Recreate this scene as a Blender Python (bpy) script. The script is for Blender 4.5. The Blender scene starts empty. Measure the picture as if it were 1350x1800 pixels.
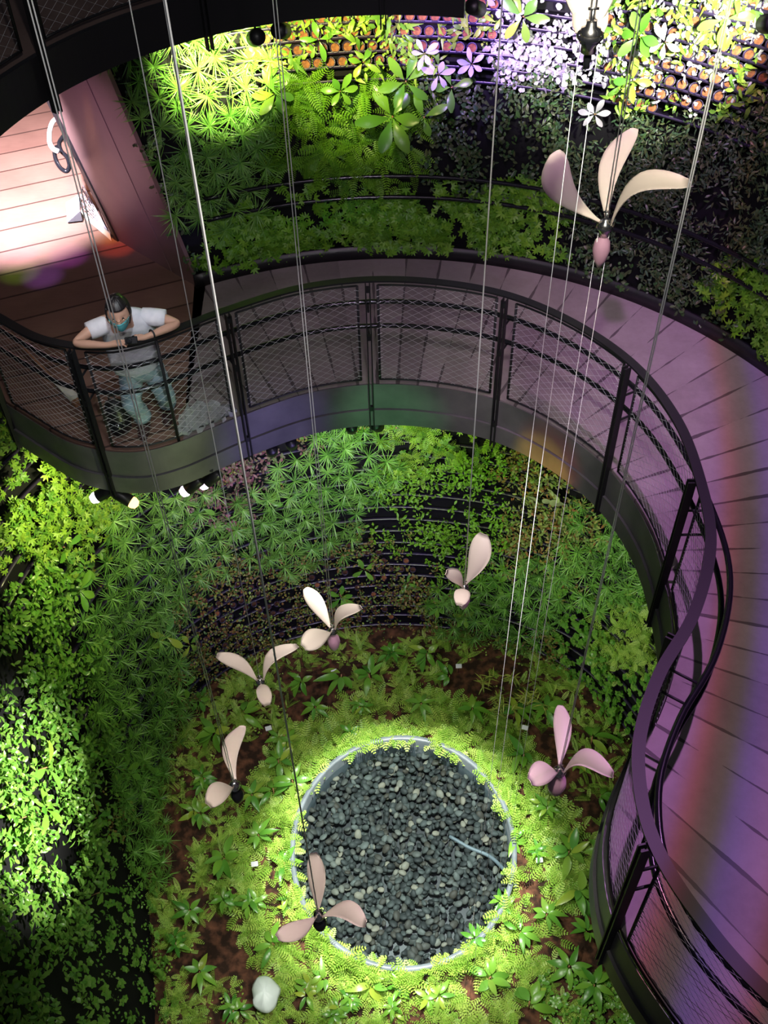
import bpy, math, random
import numpy as np
from mathutils import Vector, Matrix
C = bpy.context.scene.collection
random.seed(5)
rng = np.random.default_rng(11)
PI = math.pi
# ------------------------------------------------------------------ camera
F_PX = 1800.0; CAM_H = 5.97
RX = np.array([[0.9997, 0.0261, 0.0], [-0.0192, 0.7368, -0.6758], [-0.0176, 0.6756, 0.7370]])   # rows: camera axes in the world
RX = np.array(RX)
cam_d = bpy.data.cameras.new('camera'); cam = bpy.data.objects.new('camera', cam_d); C.objects.link(cam)
cam_d.sensor_fit = 'VERTICAL'; cam_d.sensor_height = 36.0; cam_d.lens = 36.0 * F_PX / 1800.0
cam_d.clip_start = 0.05; cam_d.clip_end = 100
n_dn = np.array([43.0, -1650.0, -1800.0]); n_dn /= np.linalg.norm(n_dn); up_c = -n_dn
fw = np.array([0, 0, -1.0]); yc = fw - (fw @ up_c) * up_c; yc /= np.linalg.norm(yc); xc = np.cross(yc, up_c)
RW = np.array([xc, yc, up_c])            # camera vector -> world vector
M = Matrix(RW.tolist()).to_4x4(); M.translation = (0, 0, CAM_H); cam.matrix_world = M
bpy.context.scene.camera = cam
CP = np.array([0, 0, CAM_H])
def ray(px, py):
    d = RW @ np.array([px - 675, 900 - py, -F_PX]); return d
def at_z(px, py, z):
    d = ray(px, py); return CP + d * ((z - CAM_H) / d[2])
def at_y(px, py, y):
    d = ray(px, py); return CP + d * (y / d[1])
def seen(P):
    """photo position of world points (N,3) (used only to read the planting plan)"""
    c = (np.atleast_2d(P) - CP) @ RW
    return np.stack([675 + F_PX * c[:, 0] / -c[:, 2], 900 - F_PX * c[:, 1] / -c[:, 2]], 1)
# ------------------------------------------------------------------ light
sc = bpy.context.scene
sc.view_settings.view_transform = 'Standard'; sc.view_settings.look = 'None'
sc.view_settings.exposure = 0.0; sc.view_settings.gamma = 1.0; sc.view_settings.use_curve_mapping = False
W = bpy.data.worlds.new('world'); sc.world = W; W.use_nodes = True
W.node_tree.nodes['Background'].inputs[0].default_value = (0.62, 0.66, 0.80, 1)
W.node_tree.nodes['Background'].inputs[1].default_value = 0.045
def spot(name, loc, tgt, energy, col, size=40, blend=0.6, radius=0.05):
    l = bpy.data.lights.new(name, 'SPOT'); l.energy = energy; l.color = col; l.spot_size = math.radians(size)
    l.spot_blend = blend; l.shadow_soft_size = radius
    o = bpy.data.objects.new(name, l); C.objects.link(o); o.location = loc
    o.rotation_euler = (Vector(tgt) - Vector(loc)).to_track_quat('-Z', 'Y').to_euler(); return o
SP = [
 # name, loc, target, energy, colour, cone, blend, radius
 ('pool_spot', (0.15, 5.5, 8.6), (0.15, 5.45, -6.5), 30000, (1.0, 1.0, 0.90), 15.6, 0.45, 0.10),
 ('pool_floor_spot', (0.1, 5.2, 8.6), (0.0, 4.7, -6.5), 2500, (1.0, 1.0, 0.9), 25, 0.9, 0.10),
 ('spinner_fill', (0.2, 1.2, 7.4), (-0.35, 2.7, 0.4), 2100, (1.0, 0.93, 0.86), 30, 0.9, 0.08),  # added fill, no fixture: brightens the group of spinners
 ('pool_low_fill', (0.1, 2.6, -0.8), (0.0, 4.5, -6.5), 700, (1.0, 1.0, 0.88), 74, 1.0, 0.1),  # unseen fill added below the spinners to brighten the ground
 ('upper_spinner_fill', (0.2, 0.8, 7.4), (1.0, 4.0, 3.6), 1100, (1.0, 0.95, 0.78), 20, 1.0, 0.05),  # extra fill added for the upper right spinner alone
 ('cable_fill', (0.3, 0.2, 7.6), (-0.3, 3.6, 4.6), 420, (1.0, 0.97, 0.95), 70, 1.0, 0.1),  # added from the camera side so the wires show bright
 ('left_wall_spot', (1.0, 3.4, -0.8), (-4.0, 4.7, -3.2), 6000, (1.0, 0.95, 0.80), 29, 1.0, 0.06),
 ('left_wall_wash', (1.0, 4.4, -0.9), (-3.3, 5.6, -4.0), 50, (0.92, 1.0, 0.80), 80, 1.0, 0.1),  # added wash, hangs in the open void without a fixture
 ('left_low_wash', (0.0, 4.0, -0.6), (-2.6, 4.0, -6.2), 85, (0.95, 1.0, 0.75), 60, 1.0, 0.1),  # another added wash in mid-air, lifts the foot of the left wall
 ('right_wall_wash', (-0.6, 4.2, -0.8), (2.9, 7.3, -3.6), 820, (1.0, 0.98, 0.90), 56, 0.9, 0.1),  # added wash for the right wall, no lamp body
 ('back_wall_violet', (0.0, 4.2, -1.0), (-1.0, 9.0, -3.9), 760, (0.72, 0.55, 1.0), 56, 0.9, 0.1),
 ('back_wall_green', (0.4, 4.6, -0.9), (-0.5, 8.9, -2.0), 230, (0.9, 1.0, 0.85), 44, 0.9, 0.1),
 ('deck_soft_purple', (0.5, 3.6, 6.6), (1.6, 7.8, 0.0), 420, (0.90, 0.50, 0.95), 50, 1.0, 0.2),
 ('front_fill', (0.3, 1.8, 3.4), (-0.2, 7.2, -0.2), 260, (0.92, 0.86, 0.96), 66, 1.0, 0.15),  # added soft fill from the void for fascia, railing and deck
 ('fascia_green', (0.6, 4.2, -0.6), (0.05, 7.05, -0.38), 150, (0.15, 1.0, 0.25), 26, 1.0, 0.02),
 ('fascia_yellow', (0.2, 4.4, -0.9), (1.45, 6.45, -0.45), 260, (1.0, 0.75, 0.05), 17, 0.8, 0.02),
 ('fascia_red', (0.2, 4.4, -0.8), (1.5, 6.4, -0.30), 120, (1.0, 0.10, 0.05), 19, 1.0, 0.02),
 ('fascia_violet', (0.2, 4.2, -0.4), (-1.0, 6.75, -0.3), 220, (0.45, 0.35, 1.0), 28, 1.0, 0.02),
 ('fascia_olive', (0.2, 3.8, -1.2), (-2.1, 6.25, -0.35), 200, (0.70, 0.85, 0.35), 34, 1.0, 0.02),
 ('person_light', (-1.0, 4.0, 5.6), (-1.95, 6.4, 1.0), 420, (0.86, 0.93, 1.0), 17, 1.0, 0.1),
 ('person_green', (-0.2, 3.2, 1.6), (-1.95, 6.6, 0.3), 130, (0.60, 1.0, 0.62), 15, 1.0, 0.05),
 ('room_spot', (-3.2, 7.6, 3.0), (-4.0, 10.5, 0.0), 8500, (0.95, 0.84, 1.0), 42, 0.9, 0.05),
 ('room_warm', (-3.0, 8.4, 3.0), (-4.6, 12.2, 0.0), 1100, (1.0, 0.55, 0.38), 60, 0.9, 0.05),
 ('deck_room_fill', (-2.4, 5.4, 3.0), (-2.6, 8.2, 0.0), 40, (1.0, 0.8, 0.75), 70, 1.0, 0.1),
 ('panel_purple', (-3.3, 6.0, 2.9), (-2.6, 9.2, 1.1), 300, (0.9, 0.46, 1.0), 34, 1.0, 0.05),
 ('upper_right_fill', (-0.2, 4.6, 3.6), (3.0, 7.8, 0.9), 90, (0.80, 0.78, 1.0), 62, 1.0, 0.1),  # faint fill added to make the dark leaves readable
 ('upper_wall_mid', (0.4, 4.4, 3.4), (-0.2, 9.0, 0.8), 9, (0.85, 1.0, 0.75), 70, 1.0, 0.1),
 ('low_right_wash', (-0.6, 3.4, -0.7), (2.2, 4.4, -6.4), 260, (1.0, 1.0, 0.85), 60, 1.0, 0.1),  # added low wash without a fixture, brightens the right ground
]
for s in SP: spot(*s)
def striped_projector(name, loc, energy, size, nx, ny, lo, hi, stops):
    """a projector hung straight down with a striped colour filter"""
    o = spot(name, loc, (loc[0], loc[1], loc[2] - 1), energy, (1, 1, 1), size, 0.4, 0.05); o.rotation_euler = (0, 0, 0)
    l = o.data; l.use_nodes = True; nt = l.node_tree; nt.nodes.clear()
    out = nt.nodes.new('ShaderNodeOutputLight'); em = nt.nodes.new('ShaderNodeEmission'); nt.links.new(em.outputs[0], out.inputs[0])
    tc = nt.nodes.new('ShaderNodeTexCoord'); sx = nt.nodes.new('ShaderNodeSeparateXYZ'); nt.links.new(tc.outputs['Normal'], sx.inputs[0])
    def m(op, a, b=None):
        n = nt.nodes.new('ShaderNodeMath'); n.operation = op
        for i, v in enumerate((a, b)):
            if v is None: continue
            if isinstance(v, (int, float)): n.inputs[i].default_value = v
            else: nt.links.new(v, n.inputs[i])
        return n.outputs[0]
    az = m('ABSOLUTE', sx.outputs[2]); X = m('DIVIDE', sx.outputs[0], az); Y = m('DIVIDE', sx.outputs[1], az)
    if PROJ_FLIP: X = m('MULTIPLY', X, -1.0); Y = m('MULTIPLY', Y, -1.0)
    q = m('MULTIPLY', m('ADD', m('MULTIPLY', X, nx), m('MULTIPLY', Y, ny)), loc[2])
    al = m('MULTIPLY', m('ADD', m('MULTIPLY', X, -ny), m('MULTIPLY', Y, nx)), loc[2])
    q = m('ADD', q, m('MULTIPLY', m('MULTIPLY', al, al), 0.035))
    f = m('DIVIDE', m('SUBTRACT', q, lo), hi - lo); rp = nt.nodes.new('ShaderNodeValToRGB'); nt.links.new(f, rp.inputs[0]); e = rp.color_ramp.elements
    for k, (p, c) in enumerate(stops):
        p = (p - lo) / (hi - lo); q_ = e[k] if k < 2 else e.new(p); q_.position = p; q_.color = (*c, 1)
    nt.links.new(rp.outputs[0], em.inputs[0]); em.inputs[1].default_value = 1.0
    return o
PROJ_FLIP = False
PU = (0.84, 0.36, 0.96)
striped_projector('deck_projector', (2.6, 4.5, 7.0), 1550, 84, 0.952, -0.305, -2.6, 2.0,
    [(-2.5, (0, 0, 0)), (2.0, (0.5, 0.3, 0.9)), (-1.7, (.45, .24, .42)), (-0.9, (.75, .34, .85)), (-0.25, PU), (-0.13, (.82, .24, .30)), (-0.05, (.42, .22, .22)), (0.05, (.34, .27, .24)), (0.16, (.46, .28, .9)), (0.38, PU), (0.50, (.80, .24, .32)), (0.60, (.34, .27, .24)), (0.72, (.5, .3, .95)), (1.0, PU)])
# ------------------------------------------------------------------ helpers
def P3(*a): return np.array(a, float)
def nrm(v): v = np.array(v, float); return v / (np.linalg.norm(v) + 1e-12)
def catmull(P, n=8):
    P = np.array(P, float); Q = np.vstack([2 * P[0] - P[1], P, 2 * P[-1] - P[-2]]); o = []
    for i in range(1, len(Q) - 2):
        for t in np.linspace(0, 1, n, endpoint=False):
            a, b, c, d = Q[i - 1], Q[i], Q[i + 1], Q[i + 2]
            o.append(0.5 * (2 * b + (c - a) * t + (2 * a - 5 * b + 4 * c - d) * t * t + (3 * b - a - 3 * c + d) * t ** 3))
    o.append(Q[-2]); return np.array(o)
def resample(P, step):
    s = np.r_[0, np.cumsum(np.linalg.norm(np.diff(P, axis=0), axis=1))]
    t = np.linspace(0, s[-1], max(2, int(s[-1] / step) + 1))
    return np.stack([np.interp(t, s, P[:, k]) for k in range(P.shape[1])], 1), t
class MB:
    def __init__(s): s.v = []; s.f = []; s.t = []; s.mi = []
    def add(s, V, Fc, tint=0.5, mi=0):
        o = len(s.v); s.v += [tuple(map(float, p)) for p in V]
        for f in Fc: s.f.append(tuple(i + o for i in f)); s.t.append(tint); s.mi.append(mi)
    def box(s, c, d, R=None, **k):
        c = P3(*c); d = np.array(d) / 2; R = np.eye(3) if R is None else R
        V = [c + R @ (d * P3(i, j, l)) for i in (-1, 1) for j in (-1, 1) for l in (-1, 1)]
        s.add(V, [(0, 1, 3, 2), (4, 6, 7, 5), (0, 4, 5, 1), (2, 3, 7, 6), (0, 2, 6, 4), (1, 5, 7, 3)], **k)
    def tube(s, pts, r, n=8, cap=True, **k):
        pts = np.array(pts, float); m = len(pts); r = np.broadcast_to(r, (m,))
        T = np.gradient(pts, axis=0); T /= np.linalg.norm(T, axis=1)[:, None] + 1e-12
        u = np.cross(T[0], [0, 0, 1.0]); 
        if np.linalg.norm(u) < 1e-3: u = np.cross(T[0], [0, 1.0, 0])
        u = nrm(u); V = []
        for i in range(m):
            u = nrm(u - (u @ T[i]) * T[i]); w = np.cross(T[i], u)
            for j in range(n):
                a = 2 * PI * j / n; V.append(pts[i] + r[i] * (math.cos(a) * u + math.sin(a) * w))
        Fc = [(i * n + j, i * n + (j + 1) % n, (i + 1) * n + (j + 1) % n, (i + 1) * n + j) for i in range(m - 1) for j in range(n)]
        if cap: Fc += [tuple(range(n))[::-1], tuple((m - 1) * n + j for j in range(n))]
        s.add(V, Fc, **k)
    def strip(s, path, prof, closed=True, **k):
        """sweep a (side, up) profile along a horizontal path of (x,y,z)"""
        path = np.array(path, float); T = np.gradient(path, axis=0); T[:, 2] = 0; T /= np.linalg.norm(T, axis=1)[:, None]
        N = np.stack([T[:, 1], -T[:, 0], 0 * T[:, 0]], 1); n = len(prof); V = []
        for i in range(len(path)):
            for a, b in prof: V.append(path[i] + N[i] * a + P3(0, 0, b))
        e = n if closed else n - 1
        Fc = [(i * n + j, (i + 1) * n + j, (i + 1) * n + (j + 1) % n, i * n + (j + 1) % n) for i in range(len(path) - 1) for j in range(e)]
        if closed: Fc += [tuple(range(n)), tuple((len(path) - 1) * n + j for j in range(n))[::-1]]
        s.add(V, Fc, **k)
    def rings(s, R, cap=True, **k):
        R = np.array(R, float); m, n = R.shape[:2]
        Fc = [(i * n + j, i * n + (j + 1) % n, (i + 1) * n + (j + 1) % n, (i + 1) * n + j) for i in range(m - 1) for j in range(n)]
        if cap: Fc += [tuple(range(n))[::-1], tuple((m - 1) * n + j for j in range(n))]
        s.add(R.reshape(-1, 3), Fc, **k)
    def lathe(s, prof, c=(0, 0, 0), n=20, R=None, cap=False, **k):
        R = np.eye(3) if R is None else R
        s.rings([[P3(*c) + R @ P3(r * math.cos(2 * PI * j / n), r * math.sin(2 * PI * j / n), z) for j in range(n)] for r, z in prof], cap, **k)
    def mesh(s, name, smooth=True):
        me = bpy.data.meshes.new(name); me.from_pydata(s.v, [], s.f)
        me.polygons.foreach_set('material_index', s.mi)
        a = me.attributes.new('tint', 'FLOAT', 'FACE'); a.data.foreach_set('value', np.array(s.t, 'f'))
        if smooth: me.polygons.foreach_set('use_smooth', [True] * len(s.f))
        me.update(); return me
def link(name, me, mats, parent=None, loc=None):
    o = bpy.data.objects.new(name, me); C.objects.link(o)
    if me and mats is not None and not me.materials:
        for m in (mats if isinstance(mats, (list, tuple)) else [mats]): me.materials.append(m)
    if parent: o.parent = parent
    if loc is not None: o.location = [float(q) for q in loc]
    return o
def build(name, mb, mat, parent=None, smooth=True, loc=None):
    return link(name, mb.mesh(name, smooth), mat, parent, loc)
def tag(o, label=None, cat=None, group=None, kind=None):
    for k, v in (('label', label), ('category', cat), ('group', group), ('kind', kind)):
        if v: o[k] = v
    return o
def empty(name, loc, label=None, cat=None, group=None):
    o = bpy.data.objects.new(name, None); C.objects.link(o); o.location = [float(q) for q in loc]; o.empty_display_size = 0.05
    return tag(o, label, cat, group)
# ------------------------------------------------------------------ materials
def mat(name, col, rough=0.6, metal=0.0, spec=0.5, noise=None, bump=0, emit=None, coat=0):
    m = bpy.data.materials.new(name); m.use_nodes = True; nt = m.node_tree; b = nt.nodes['Principled BSDF']
    b.inputs['Base Color'].default_value = (*col, 1); b.inputs['Roughness'].default_value = rough
    b.inputs['Metallic'].default_value = metal; b.inputs['Specular IOR Level'].default_value = spec
    b.inputs['Coat Weight'].default_value = coat
    if emit: b.inputs['Emission Color'].default_value = (*emit[0], 1); b.inputs['Emission Strength'].default_value = emit[1]
    if noise:
        sc_, c2, lo, hi = noise
        tc = nt.nodes.new('ShaderNodeTexCoord'); n = nt.nodes.new('ShaderNodeTexNoise'); n.inputs['Scale'].default_value = sc_; n.inputs['Detail'].default_value = 6
        nt.links.new(tc.outputs['Object'], n.inputs['Vector'])
        r = nt.nodes.new('ShaderNodeValToRGB'); r.color_ramp.elements[0].position = lo; r.color_ramp.elements[1].position = hi
        r.color_ramp.elements[0].color = (*col, 1); r.color_ramp.elements[1].color = (*c2, 1)
        nt.links.new(n.outputs['Fac'], r.inputs[0]); nt.links.new(r.outputs[0], b.inputs['Base Color'])
        if bump:
            bp = nt.nodes.new('ShaderNodeBump'); bp.inputs['Strength'].default_value = bump; bp.inputs['Distance'].default_value = 0.02
            nt.links.new(n.outputs['Fac'], bp.inputs['Height']); nt.links.new(bp.outputs[0], b.inputs['Normal'])
    return m
def leafmat(name, cols, rough=0.42, trans=0.3, obj_var=0.5):
    """leaf colours run over a ramp by the leaf's own random tint"""
    m = bpy.data.materials.new(name); m.use_nodes = True; nt = m.node_tree; b = nt.nodes['Principled BSDF']
    at = nt.nodes.new('ShaderNodeAttribute'); at.attribute_name = 'tint'
    oi = nt.nodes.new('ShaderNodeObjectInfo')
    mx = nt.nodes.new('ShaderNodeMath'); mx.operation = 'MULTIPLY_ADD'; nt.links.new(oi.outputs['Random'], mx.inputs[0]); mx.inputs[1].default_value = obj_var
    nt.links.new(at.outputs['Fac'], mx.inputs[2])
    fr = nt.nodes.new('ShaderNodeMath'); fr.operation = 'PINGPONG'; nt.links.new(mx.outputs[0], fr.inputs[0]); fr.inputs[1].default_value = 1.0
    r = nt.nodes.new('ShaderNodeValToRGB'); e = r.color_ramp.elements
    n = len(cols); e[0].position = 0; e[0].color = (*cols[0], 1); e[1].position = 1; e[1].color = (*cols[-1], 1)
    for i in range(1, n - 1): q = e.new(i / (n - 1)); q.color = (*cols[i], 1)
    nt.links.new(fr.outputs[0], r.inputs[0]); nt.links.new(r.outputs[0], b.inputs['Base Color'])
    b.inputs['Roughness'].default_value = rough; b.inputs['Specular IOR Level'].default_value = 0.4
    tr = nt.nodes.new('ShaderNodeBsdfTranslucent'); nt.links.new(r.outputs[0], tr.inputs[0])
    ms = nt.nodes.new('ShaderNodeMixShader'); ms.inputs[0].default_value = trans
    nt.links.new(b.outputs[0], ms.inputs[1]); nt.links.new(tr.outputs[0], ms.inputs[2]); nt.links.new(ms.outputs[0], nt.nodes['Material Output'].inputs[0])
    return m
M_ = {}
M_['steel'] = mat('dark_steel', (0.012, 0.012, 0.014), 0.5, 0.0, 0.3)
M_['pipe'] = mat('black_gloss_pipe', (0.012, 0.013, 0.016), 0.22, 0.4, 0.6)
M_['wire'] = mat('steel_wire', (0.50, 0.50, 0.52), 0.42, 0.35)
M_['cable'] = mat('hanging_wire', (0.82, 0.82, 0.80), 0.35, 0.25)
M_['fascia'] = mat('fascia_steel', (0.085, 0.085, 0.09), 0.40, 0.1, 0.5, (3.0, (0.15, 0.145, 0.15), 0.35, 0.7), 0.05)
M_['black'] = mat('black_plastic', (0.008, 0.008, 0.010), 0.4)
M_['backing'] = mat('green_wall_backing', (0.004, 0.004, 0.006), 0.8, 0, 0.2)
M_['tray'] = mat('tray_plastic', (0.020, 0.014, 0.040), 0.34, 0, 0.5)
M_['soil'] = mat('soil', (0.020, 0.010, 0.006), 0.9, 0, 0.2, (9.0, (0.13, 0.055, 0.03), 0.42, 0.72), 0.6)
M_['potsoil'] = mat('pot_soil', (0.10, 0.035, 0.015), 0.8, 0, 0.2, (40.0, (0.24, 0.10, 0.04), 0.3, 0.7))
M_['panel'] = mat('panel_board', (0.14, 0.085, 0.08), 0.42, 0, 0.4, (2.0, (0.18, 0.11, 0.10), 0.3, 0.7))
M_['wing'] = mat('pale_wood_veneer', (0.66, 0.55, 0.47), 0.45, 0, 0.4)
M_['tail'] = mat('pink_body', (0.55, 0.30, 0.40), 0.4)
M_['metal'] = mat('bright_metal', (0.72, 0.70, 0.66), 0.22, 1.0)
M_['rim'] = mat('basin_plastic', (0.09, 0.115, 0.13), 0.42, 0, 0.4, (4.0, (0.15, 0.18, 0.20), 0.3, 0.7))
M_['tagw'] = mat('label_card', (0.55, 0.57, 0.62), 0.5)
M_['skin'] = mat('skin', (0.56, 0.33, 0.235), 0.5, 0, 0.4)
M_['hair'] = mat('black_hair', (0.010, 0.008, 0.009), 0.42)
M_['shirt'] = mat('white_cotton', (0.82, 0.82, 0.86), 0.8, 0, 0.2, (14.0, (0.66, 0.67, 0.73), 0.3, 0.7), 0.3)
M_['mask'] = mat('teal_mask', (0.10, 0.42, 0.46), 0.7)
M_['jeans'] = mat('washed_denim', (0.16, 0.22, 0.30), 0.8, 0, 0.2, (9.0, (0.30, 0.38, 0.42), 0.3, 0.7))
M_['boot'] = mat('boot_leather', (0.035, 0.014, 0.014), 0.4)
M_['gold'] = mat('gold_frame', (0.75, 0.55, 0.32), 0.25, 1.0)
M_['handle'] = mat('wooden_handle', (0.36, 0.18, 0.09), 0.5)
M_['cream'] = mat('cream_board', (0.62, 0.58, 0.48), 0.6)
def clearish(name, col, fac, rough=0.05):
    m = bpy.data.materials.new(name); m.use_nodes = True; nt = m.node_tree; b = nt.nodes['Principled BSDF']
    b.inputs['Base Color'].default_value = (*col, 1); b.inputs['Roughness'].default_value = rough
    t = nt.nodes.new('ShaderNodeBsdfTransparent'); ms = nt.nodes.new('ShaderNodeMixShader'); ms.inputs[0].default_value = fac
    nt.links.new(t.outputs[0], ms.inputs[1]); nt.links.new(b.outputs[0], ms.inputs[2]); nt.links.new(ms.outputs[0], nt.nodes['Material Output'].inputs[0]); return m
M_['film'] = clearish('clear_film', (0.75, 0.82, 0.80), 0.35, 0.2)
M_['bag'] = clearish('white_film', (0.75, 0.86, 0.82), 0.72, 0.35)
wm = bpy.data.materials.new('water'); wm.use_nodes = True; nt = wm.node_tree; nt.nodes.clear()
o_ = nt.nodes.new('ShaderNodeOutputMaterial'); t_ = nt.nodes.new('ShaderNodeBsdfTransparent'); t_.inputs[0].default_value = (0.72, 0.80, 0.82, 1)
g_ = nt.nodes.new('ShaderNodeBsdfGlossy'); g_.inputs['Roughness'].default_value = 0.03
fr_ = nt.nodes.new('ShaderNodeFresnel'); fr_.inputs[0].default_value = 1.33
nz_ = nt.nodes.new('ShaderNodeTexNoise'); nz_.inputs['Scale'].default_value = 7; bp_ = nt.nodes.new('ShaderNodeBump'); bp_.inputs['Strength'].default_value = 0.06; bp_.inputs['Distance'].default_value = 0.02
nt.links.new(nz_.outputs['Fac'], bp_.inputs['Height']); nt.links.new(bp_.outputs[0], g_.inputs['Normal']); nt.links.new(bp_.outputs[0], fr_.inputs['Normal'])
ms_ = nt.nodes.new('ShaderNodeMixShader'); nt.links.new(fr_.outputs[0], ms_.inputs[0]); nt.links.new(t_.outputs[0], ms_.inputs[1]); nt.links.new(g_.outputs[0], ms_.inputs[2]); nt.links.new(ms_.outputs[0], o_.inputs[0])
M_['water'] = wm
def pebmat():
    m = bpy.data.materials.new('river_pebble'); m.use_nodes = True; nt = m.node_tree; b = nt.nodes['Principled BSDF']
    at = nt.nodes.new('ShaderNodeAttribute'); at.attribute_name = 'tint'; oi = nt.nodes.new('ShaderNodeObjectInfo')
    ad = nt.nodes.new('ShaderNodeMath'); ad.operation = 'ADD'; nt.links.new(oi.outputs['Random'], ad.inputs[0]); nt.links.new(at.outputs['Fac'], ad.inputs[1])
    fr = nt.nodes.new('ShaderNodeMath'); fr.operation = 'FRACT'; nt.links.new(ad.outputs[0], fr.inputs[0])
    r = nt.nodes.new('ShaderNodeValToRGB'); e = r.color_ramp.elements; e[0].color = (0.016, 0.018, 0.018, 1); e[1].color = (0.19, 0.17, 0.13, 1)
    for p, c in ((.3, (.03, .034, .033, 1)), (.55, (.05, .058, .055, 1)), (.75, (.042, .036, .028, 1)), (.9, (.09, .10, .093, 1))): q = e.new(p); q.color = c
    nt.links.new(fr.outputs[0], r.inputs[0]); nt.links.new(r.outputs[0], b.inputs['Base Color']); b.inputs['Roughness'].default_value = 0.6; b.inputs['Specular IOR Level'].default_value = 0.25; return m
M_['pebble'] = pebmat()
def plankmat(name, c1, c2, gap, radial=True, step=0.069, ang=0.0, w=0.3):
    """boards: radial joints about the atrium's axis, or straight parallel ones"""
    m = bpy.data.materials.new(name); m.use_nodes = True; nt = m.node_tree; b = nt.nodes['Principled BSDF']; L = nt.links.new
    g = nt.nodes.new('ShaderNodeNewGeometry'); sx = nt.nodes.new('ShaderNodeSeparateXYZ'); L(g.outputs['Position'], sx.inputs[0])
    def mm(op, a, b_=None, c_=None):
        n = nt.nodes.new('ShaderNodeMath'); n.operation = op
        for i, v in enumerate((a, b_, c_)):
            if v is None: continue
            if isinstance(v, (int, float)): n.inputs[i].default_value = v
            else: L(v, n.inputs[i])
        return n.outputs[0]
    nz = nt.nodes.new('ShaderNodeTexNoise'); nz.inputs['Scale'].default_value = 2.2; nz.inputs['Detail'].default_value = 8; L(g.outputs['Position'], nz.inputs['Vector'])
    if radial:
        yy = mm('SUBTRACT', sx.outputs[1], 5.0); a = mm('ARCTAN2', yy, sx.outputs[0]); q = mm('DIVIDE', a, step)
        rad = mm('SQRT', mm('ADD', mm('MULTIPLY', yy, yy), mm('MULTIPLY', sx.outputs[0], sx.outputs[0])))
        gw = mm('MULTIPLY', mm('DIVIDE', 0.009 / step, rad), mm('MULTIPLY', mm('MAXIMUM', mm('SUBTRACT', nz.outputs['Fac'], 0.40), 0.0), 8.0))
    else:
        q = mm('DIVIDE', mm('ADD', mm('MULTIPLY', sx.outputs[0], math.cos(ang)), mm('MULTIPLY', sx.outputs[1], math.sin(ang))), w); gw = 0.012 / w
    q = mm('ADD', q, 200.0)
    fr = mm('FRACT', q); d = mm('MINIMUM', fr, mm('SUBTRACT', 1.0, fr)); line = mm('LESS_THAN', d, gw)
    idn = nt.nodes.new('ShaderNodeTexWhiteNoise'); idn.noise_dimensions = '1D'; L(mm('FLOOR', q), idn.inputs['W'])
    mp = nt.nodes.new('ShaderNodeMapping'); mp.inputs['Scale'].default_value = (3, 24, 3) if not radial else (7, 7, 7); L(g.outputs['Position'], mp.inputs[0])
    n2 = nt.nodes.new('ShaderNodeTexNoise'); n2.inputs['Scale'].default_value = 2.0; n2.inputs['Detail'].default_value = 9; n2.inputs['Roughness'].default_value = 0.7; L(mp.outputs[0], n2.inputs['Vector'])
    f = mm('ADD', mm('MULTIPLY', idn.outputs[0], 0.30), mm('ADD', mm('MULTIPLY', nz.outputs['Fac'], 0.6), mm('MULTIPLY', n2.outputs['Fac'], 0.45)))
    f = mm('MULTIPLY', mm('SUBTRACT', f, 0.35), 1.4)
    r = nt.nodes.new('ShaderNodeMix'); r.data_type = 'RGBA'; r.clamp_factor = True; L(f, r.inputs[0]); r.inputs[6].default_value = (*c1, 1); r.inputs[7].default_value = (*c2, 1)
    r2 = nt.nodes.new('ShaderNodeMix'); r2.data_type = 'RGBA'; L(line, r2.inputs[0]); L(r.outputs[2], r2.inputs[6]); r2.inputs[7].default_value = (*gap, 1)
    L(r2.outputs[2], b.inputs['Base Color']); b.inputs['Roughness'].default_value = 0.55; b.inputs['Specular IOR Level'].default_value = 0.35
    bp = nt.nodes.new('ShaderNodeBump'); bp.inputs['Strength'].default_value = 0.6; bp.inputs['Distance'].default_value = 0.01; L(mm('SUBTRACT', 1.0, line), bp.inputs['Height']); L(bp.outputs[0], b.inputs['Normal'])
    return m
M_['deck'] = plankmat('weathered_boards', (0.17, 0.14, 0.145), (0.33, 0.28, 0.29), (0.08, 0.065, 0.07), step=0.088)
M_['wood'] = plankmat('brown_floor_boards', (0.13, 0.072, 0.055), (0.25, 0.15, 0.115), (0.05, 0.028, 0.022), False, ang=1.95, w=0.42)
M_['updeck'] = mat('dim_deck', (0.11, 0.07, 0.06), 0.6, 0, 0.3, (3, (0.15, 0.10, 0.085), 0.3, 0.7))
G = lambda *c: c
M_['spiky'] = leafmat('spiky_leaf', [G(.05, .17, .025), G(.09, .25, .035), G(.19, .40, .07), G(.08, .24, .06)], 0.32, 0.15)
M_['oval'] = leafmat('glossy_leaf', [G(.03, .13, .02), G(.07, .24, .025), G(.16, .36, .04), G(.10, .28, .04), G(.22, .40, .07)], 0.3)
M_['lobed'] = leafmat('lobed_leaf', [G(.11, .27, .03), G(.19, .38, .035), G(.28, .44, .05), G(.08, .22, .03)])
M_['moss'] = leafmat('moss_fern', [G(.13, .31, .03), G(.25, .45, .05), G(.42, .58, .11), G(.18, .38, .04)])
M_['fern'] = leafmat('fern_leaf', [G(.06, .20, .02), G(.12, .32, .02), G(.20, .42, .03)])
M_['mixed'] = leafmat('small_mixed_leaf', [G(.05, .16, .03), G(.14, .30, .05), G(.24, .36, .05), G(.22, .10, .04), G(.09, .24, .05)])
M_['red'] = leafmat('reddish_leaf', [G(.14, .26, .05), G(.26, .30, .06), G(.32, .12, .05), G(.12, .22, .05), G(.30, .36, .10)])
M_['purple'] = leafmat('purple_leaf', [G(.10, .03, .09), G(.16, .05, .12), G(.12, .16, .06), G(.20, .06, .10)])
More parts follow.
